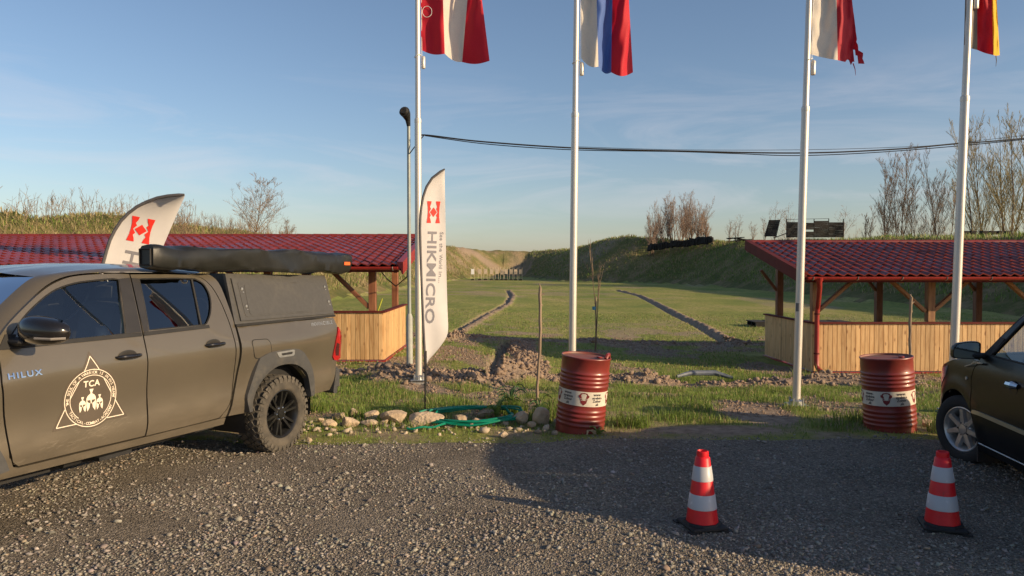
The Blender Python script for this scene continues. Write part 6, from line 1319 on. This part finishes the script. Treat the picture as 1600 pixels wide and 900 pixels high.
cc = RNG.uniform(.22,.5,n)[:,None]*np.array([[1,.82,.60]]); tag(scatter_stones('small_stones', np.stack([x, y, base(x,y)+r*.3], 1), r, cc, M_GRAV, (.6,.9)), 'small pale rubble between the edging stones', kind='stuff')
# hose coil
rh = random.Random(4); P = []; cx, cy = -.47, 8.50
for k in range(150):
    t_ = k/150; a = t_*2*PI*4.5+2.0; ra = .50+.06*math.sin(t_*17)+.05*math.sin(a*.5+1); x = cx+ra*math.cos(a)+.05*math.sin(t_*23); y = cy+(.30+.03*math.sin(t_*31))*math.sin(a); P.append((x, y, float(gz(np.array(x),np.array(y)))+.03+.045*abs(math.sin(t_*9+a*.5))+.03*math.cos(a)*(1 if math.cos(a) > 0 else 0)+ (.05 if y > 8.6 else .0)))
for k in range(1,26): x = P[149][0]-.03*k; y = P[149][1]-.004*k+.10*math.sin(k*.22); P.append((x, y, float(gz(np.array(x),np.array(y)))+.025+.02*math.sin(k*.4)**2))
mb = MB(); mb.tube(P, .0125, 8); tag(mb.ob('garden_hose', M_HOSE, None, True), 'green garden hose lying in loose coils over the edging stones', 'hose')
# leafy plants: broad blades from a centre
def leafy(label, x, y, n_, ln, wd, col, seed, upr=.6, cat='plant'):
    rnd = random.Random(seed); rt = thing('leafy_plant', label, cat, (x, y, zt(x,y)))
    m = mat('leaf_'+str(seed), col, .55, var=.25, backlit=.25, vs=20)
    for k in range(n_):
        a = rnd.random()*2*PI; l_ = ln*rnd.uniform(.5,1.1); up = upr*rnd.uniform(.6,1.4); V_ = []; Fc = []
        for j in range(7):
            t_ = j/6; w_ = wd*math.sin(min(1,t_*1.15+.08)*PI)**.7*(1 if t_ < 1 else 0)*.5+.001; r_ = l_*t_*(.3+.5*t_); z_ = l_*up*math.sin(t_*2.1); wav = .006*math.sin(j*2.3+k)
            for s_ in (-1,0,1): V_.append((r_*math.cos(a)-s_*w_*math.sin(a), r_*math.sin(a)+s_*w_*math.cos(a), z_+abs(s_)*.012+wav*s_))
        for j in range(6): Fc += [(j*3,j*3+1,j*3+4,j*3+3),(j*3+1,j*3+2,j*3+5,j*3+4)]
        ob('leaf', V_, Fc, m, rt, True)
    return rt
leafy('broad leaved green weed growing inside the hose coil', -.18, 8.62, 15, .24, .05, (.16,.24,.05), 21, .9)
leafy('clump of blue green iris leaves standing behind the hose coil', -.02, 9.05, 24, .25, .015, (.05,.12,.05), 22, 1.1)
leafy('second clump of iris leaves to the right by the stake', .33, 8.85, 16, .19, .014, (.06,.13,.045), 23, 1.0)
leafy('low rosette of weeds at the foot of the left drum', .92, 7.85, 12, .12, .03, (.20,.27,.07), 24, .5)
# bright debris lying in the field
p = at(1010, 575, 1); mb = MB(); mb.tube([(3.0,13.35,zt(3.0,13.35)+.10),(3.3,13.5,zt(3.3,13.5)+.16),(3.75,13.55,zt(3.7,13.5)+.16),(4.05,13.45,zt(4.05,13.45)+.08)], [.03,.05,.05,.03], 8)
tag(mb.ob('buried_pipe', mat('grey_blue_pipe', (.12,.14,.18), .5, var=.3), None, True), 'dark blue grey pipe lying on the spoil in front of the right field', 'pipe')
t1 = thing('pallet', 'dark low pallet lying in the field behind the right pavilion', 'pallet', (10.6,27,zt(10.6,27)))
for k in range(6): mb = MB(); mb.box((-1.6+k*.6,0,.17), (.5,1.0,.03)); mb.ob('slat', M_DARKW, t1)
for k in range(3): mb = MB(); mb.box((0,-.45+.45*k,.08), (3.6,.09,.15)); mb.ob('bearer', M_DARKW, t1)
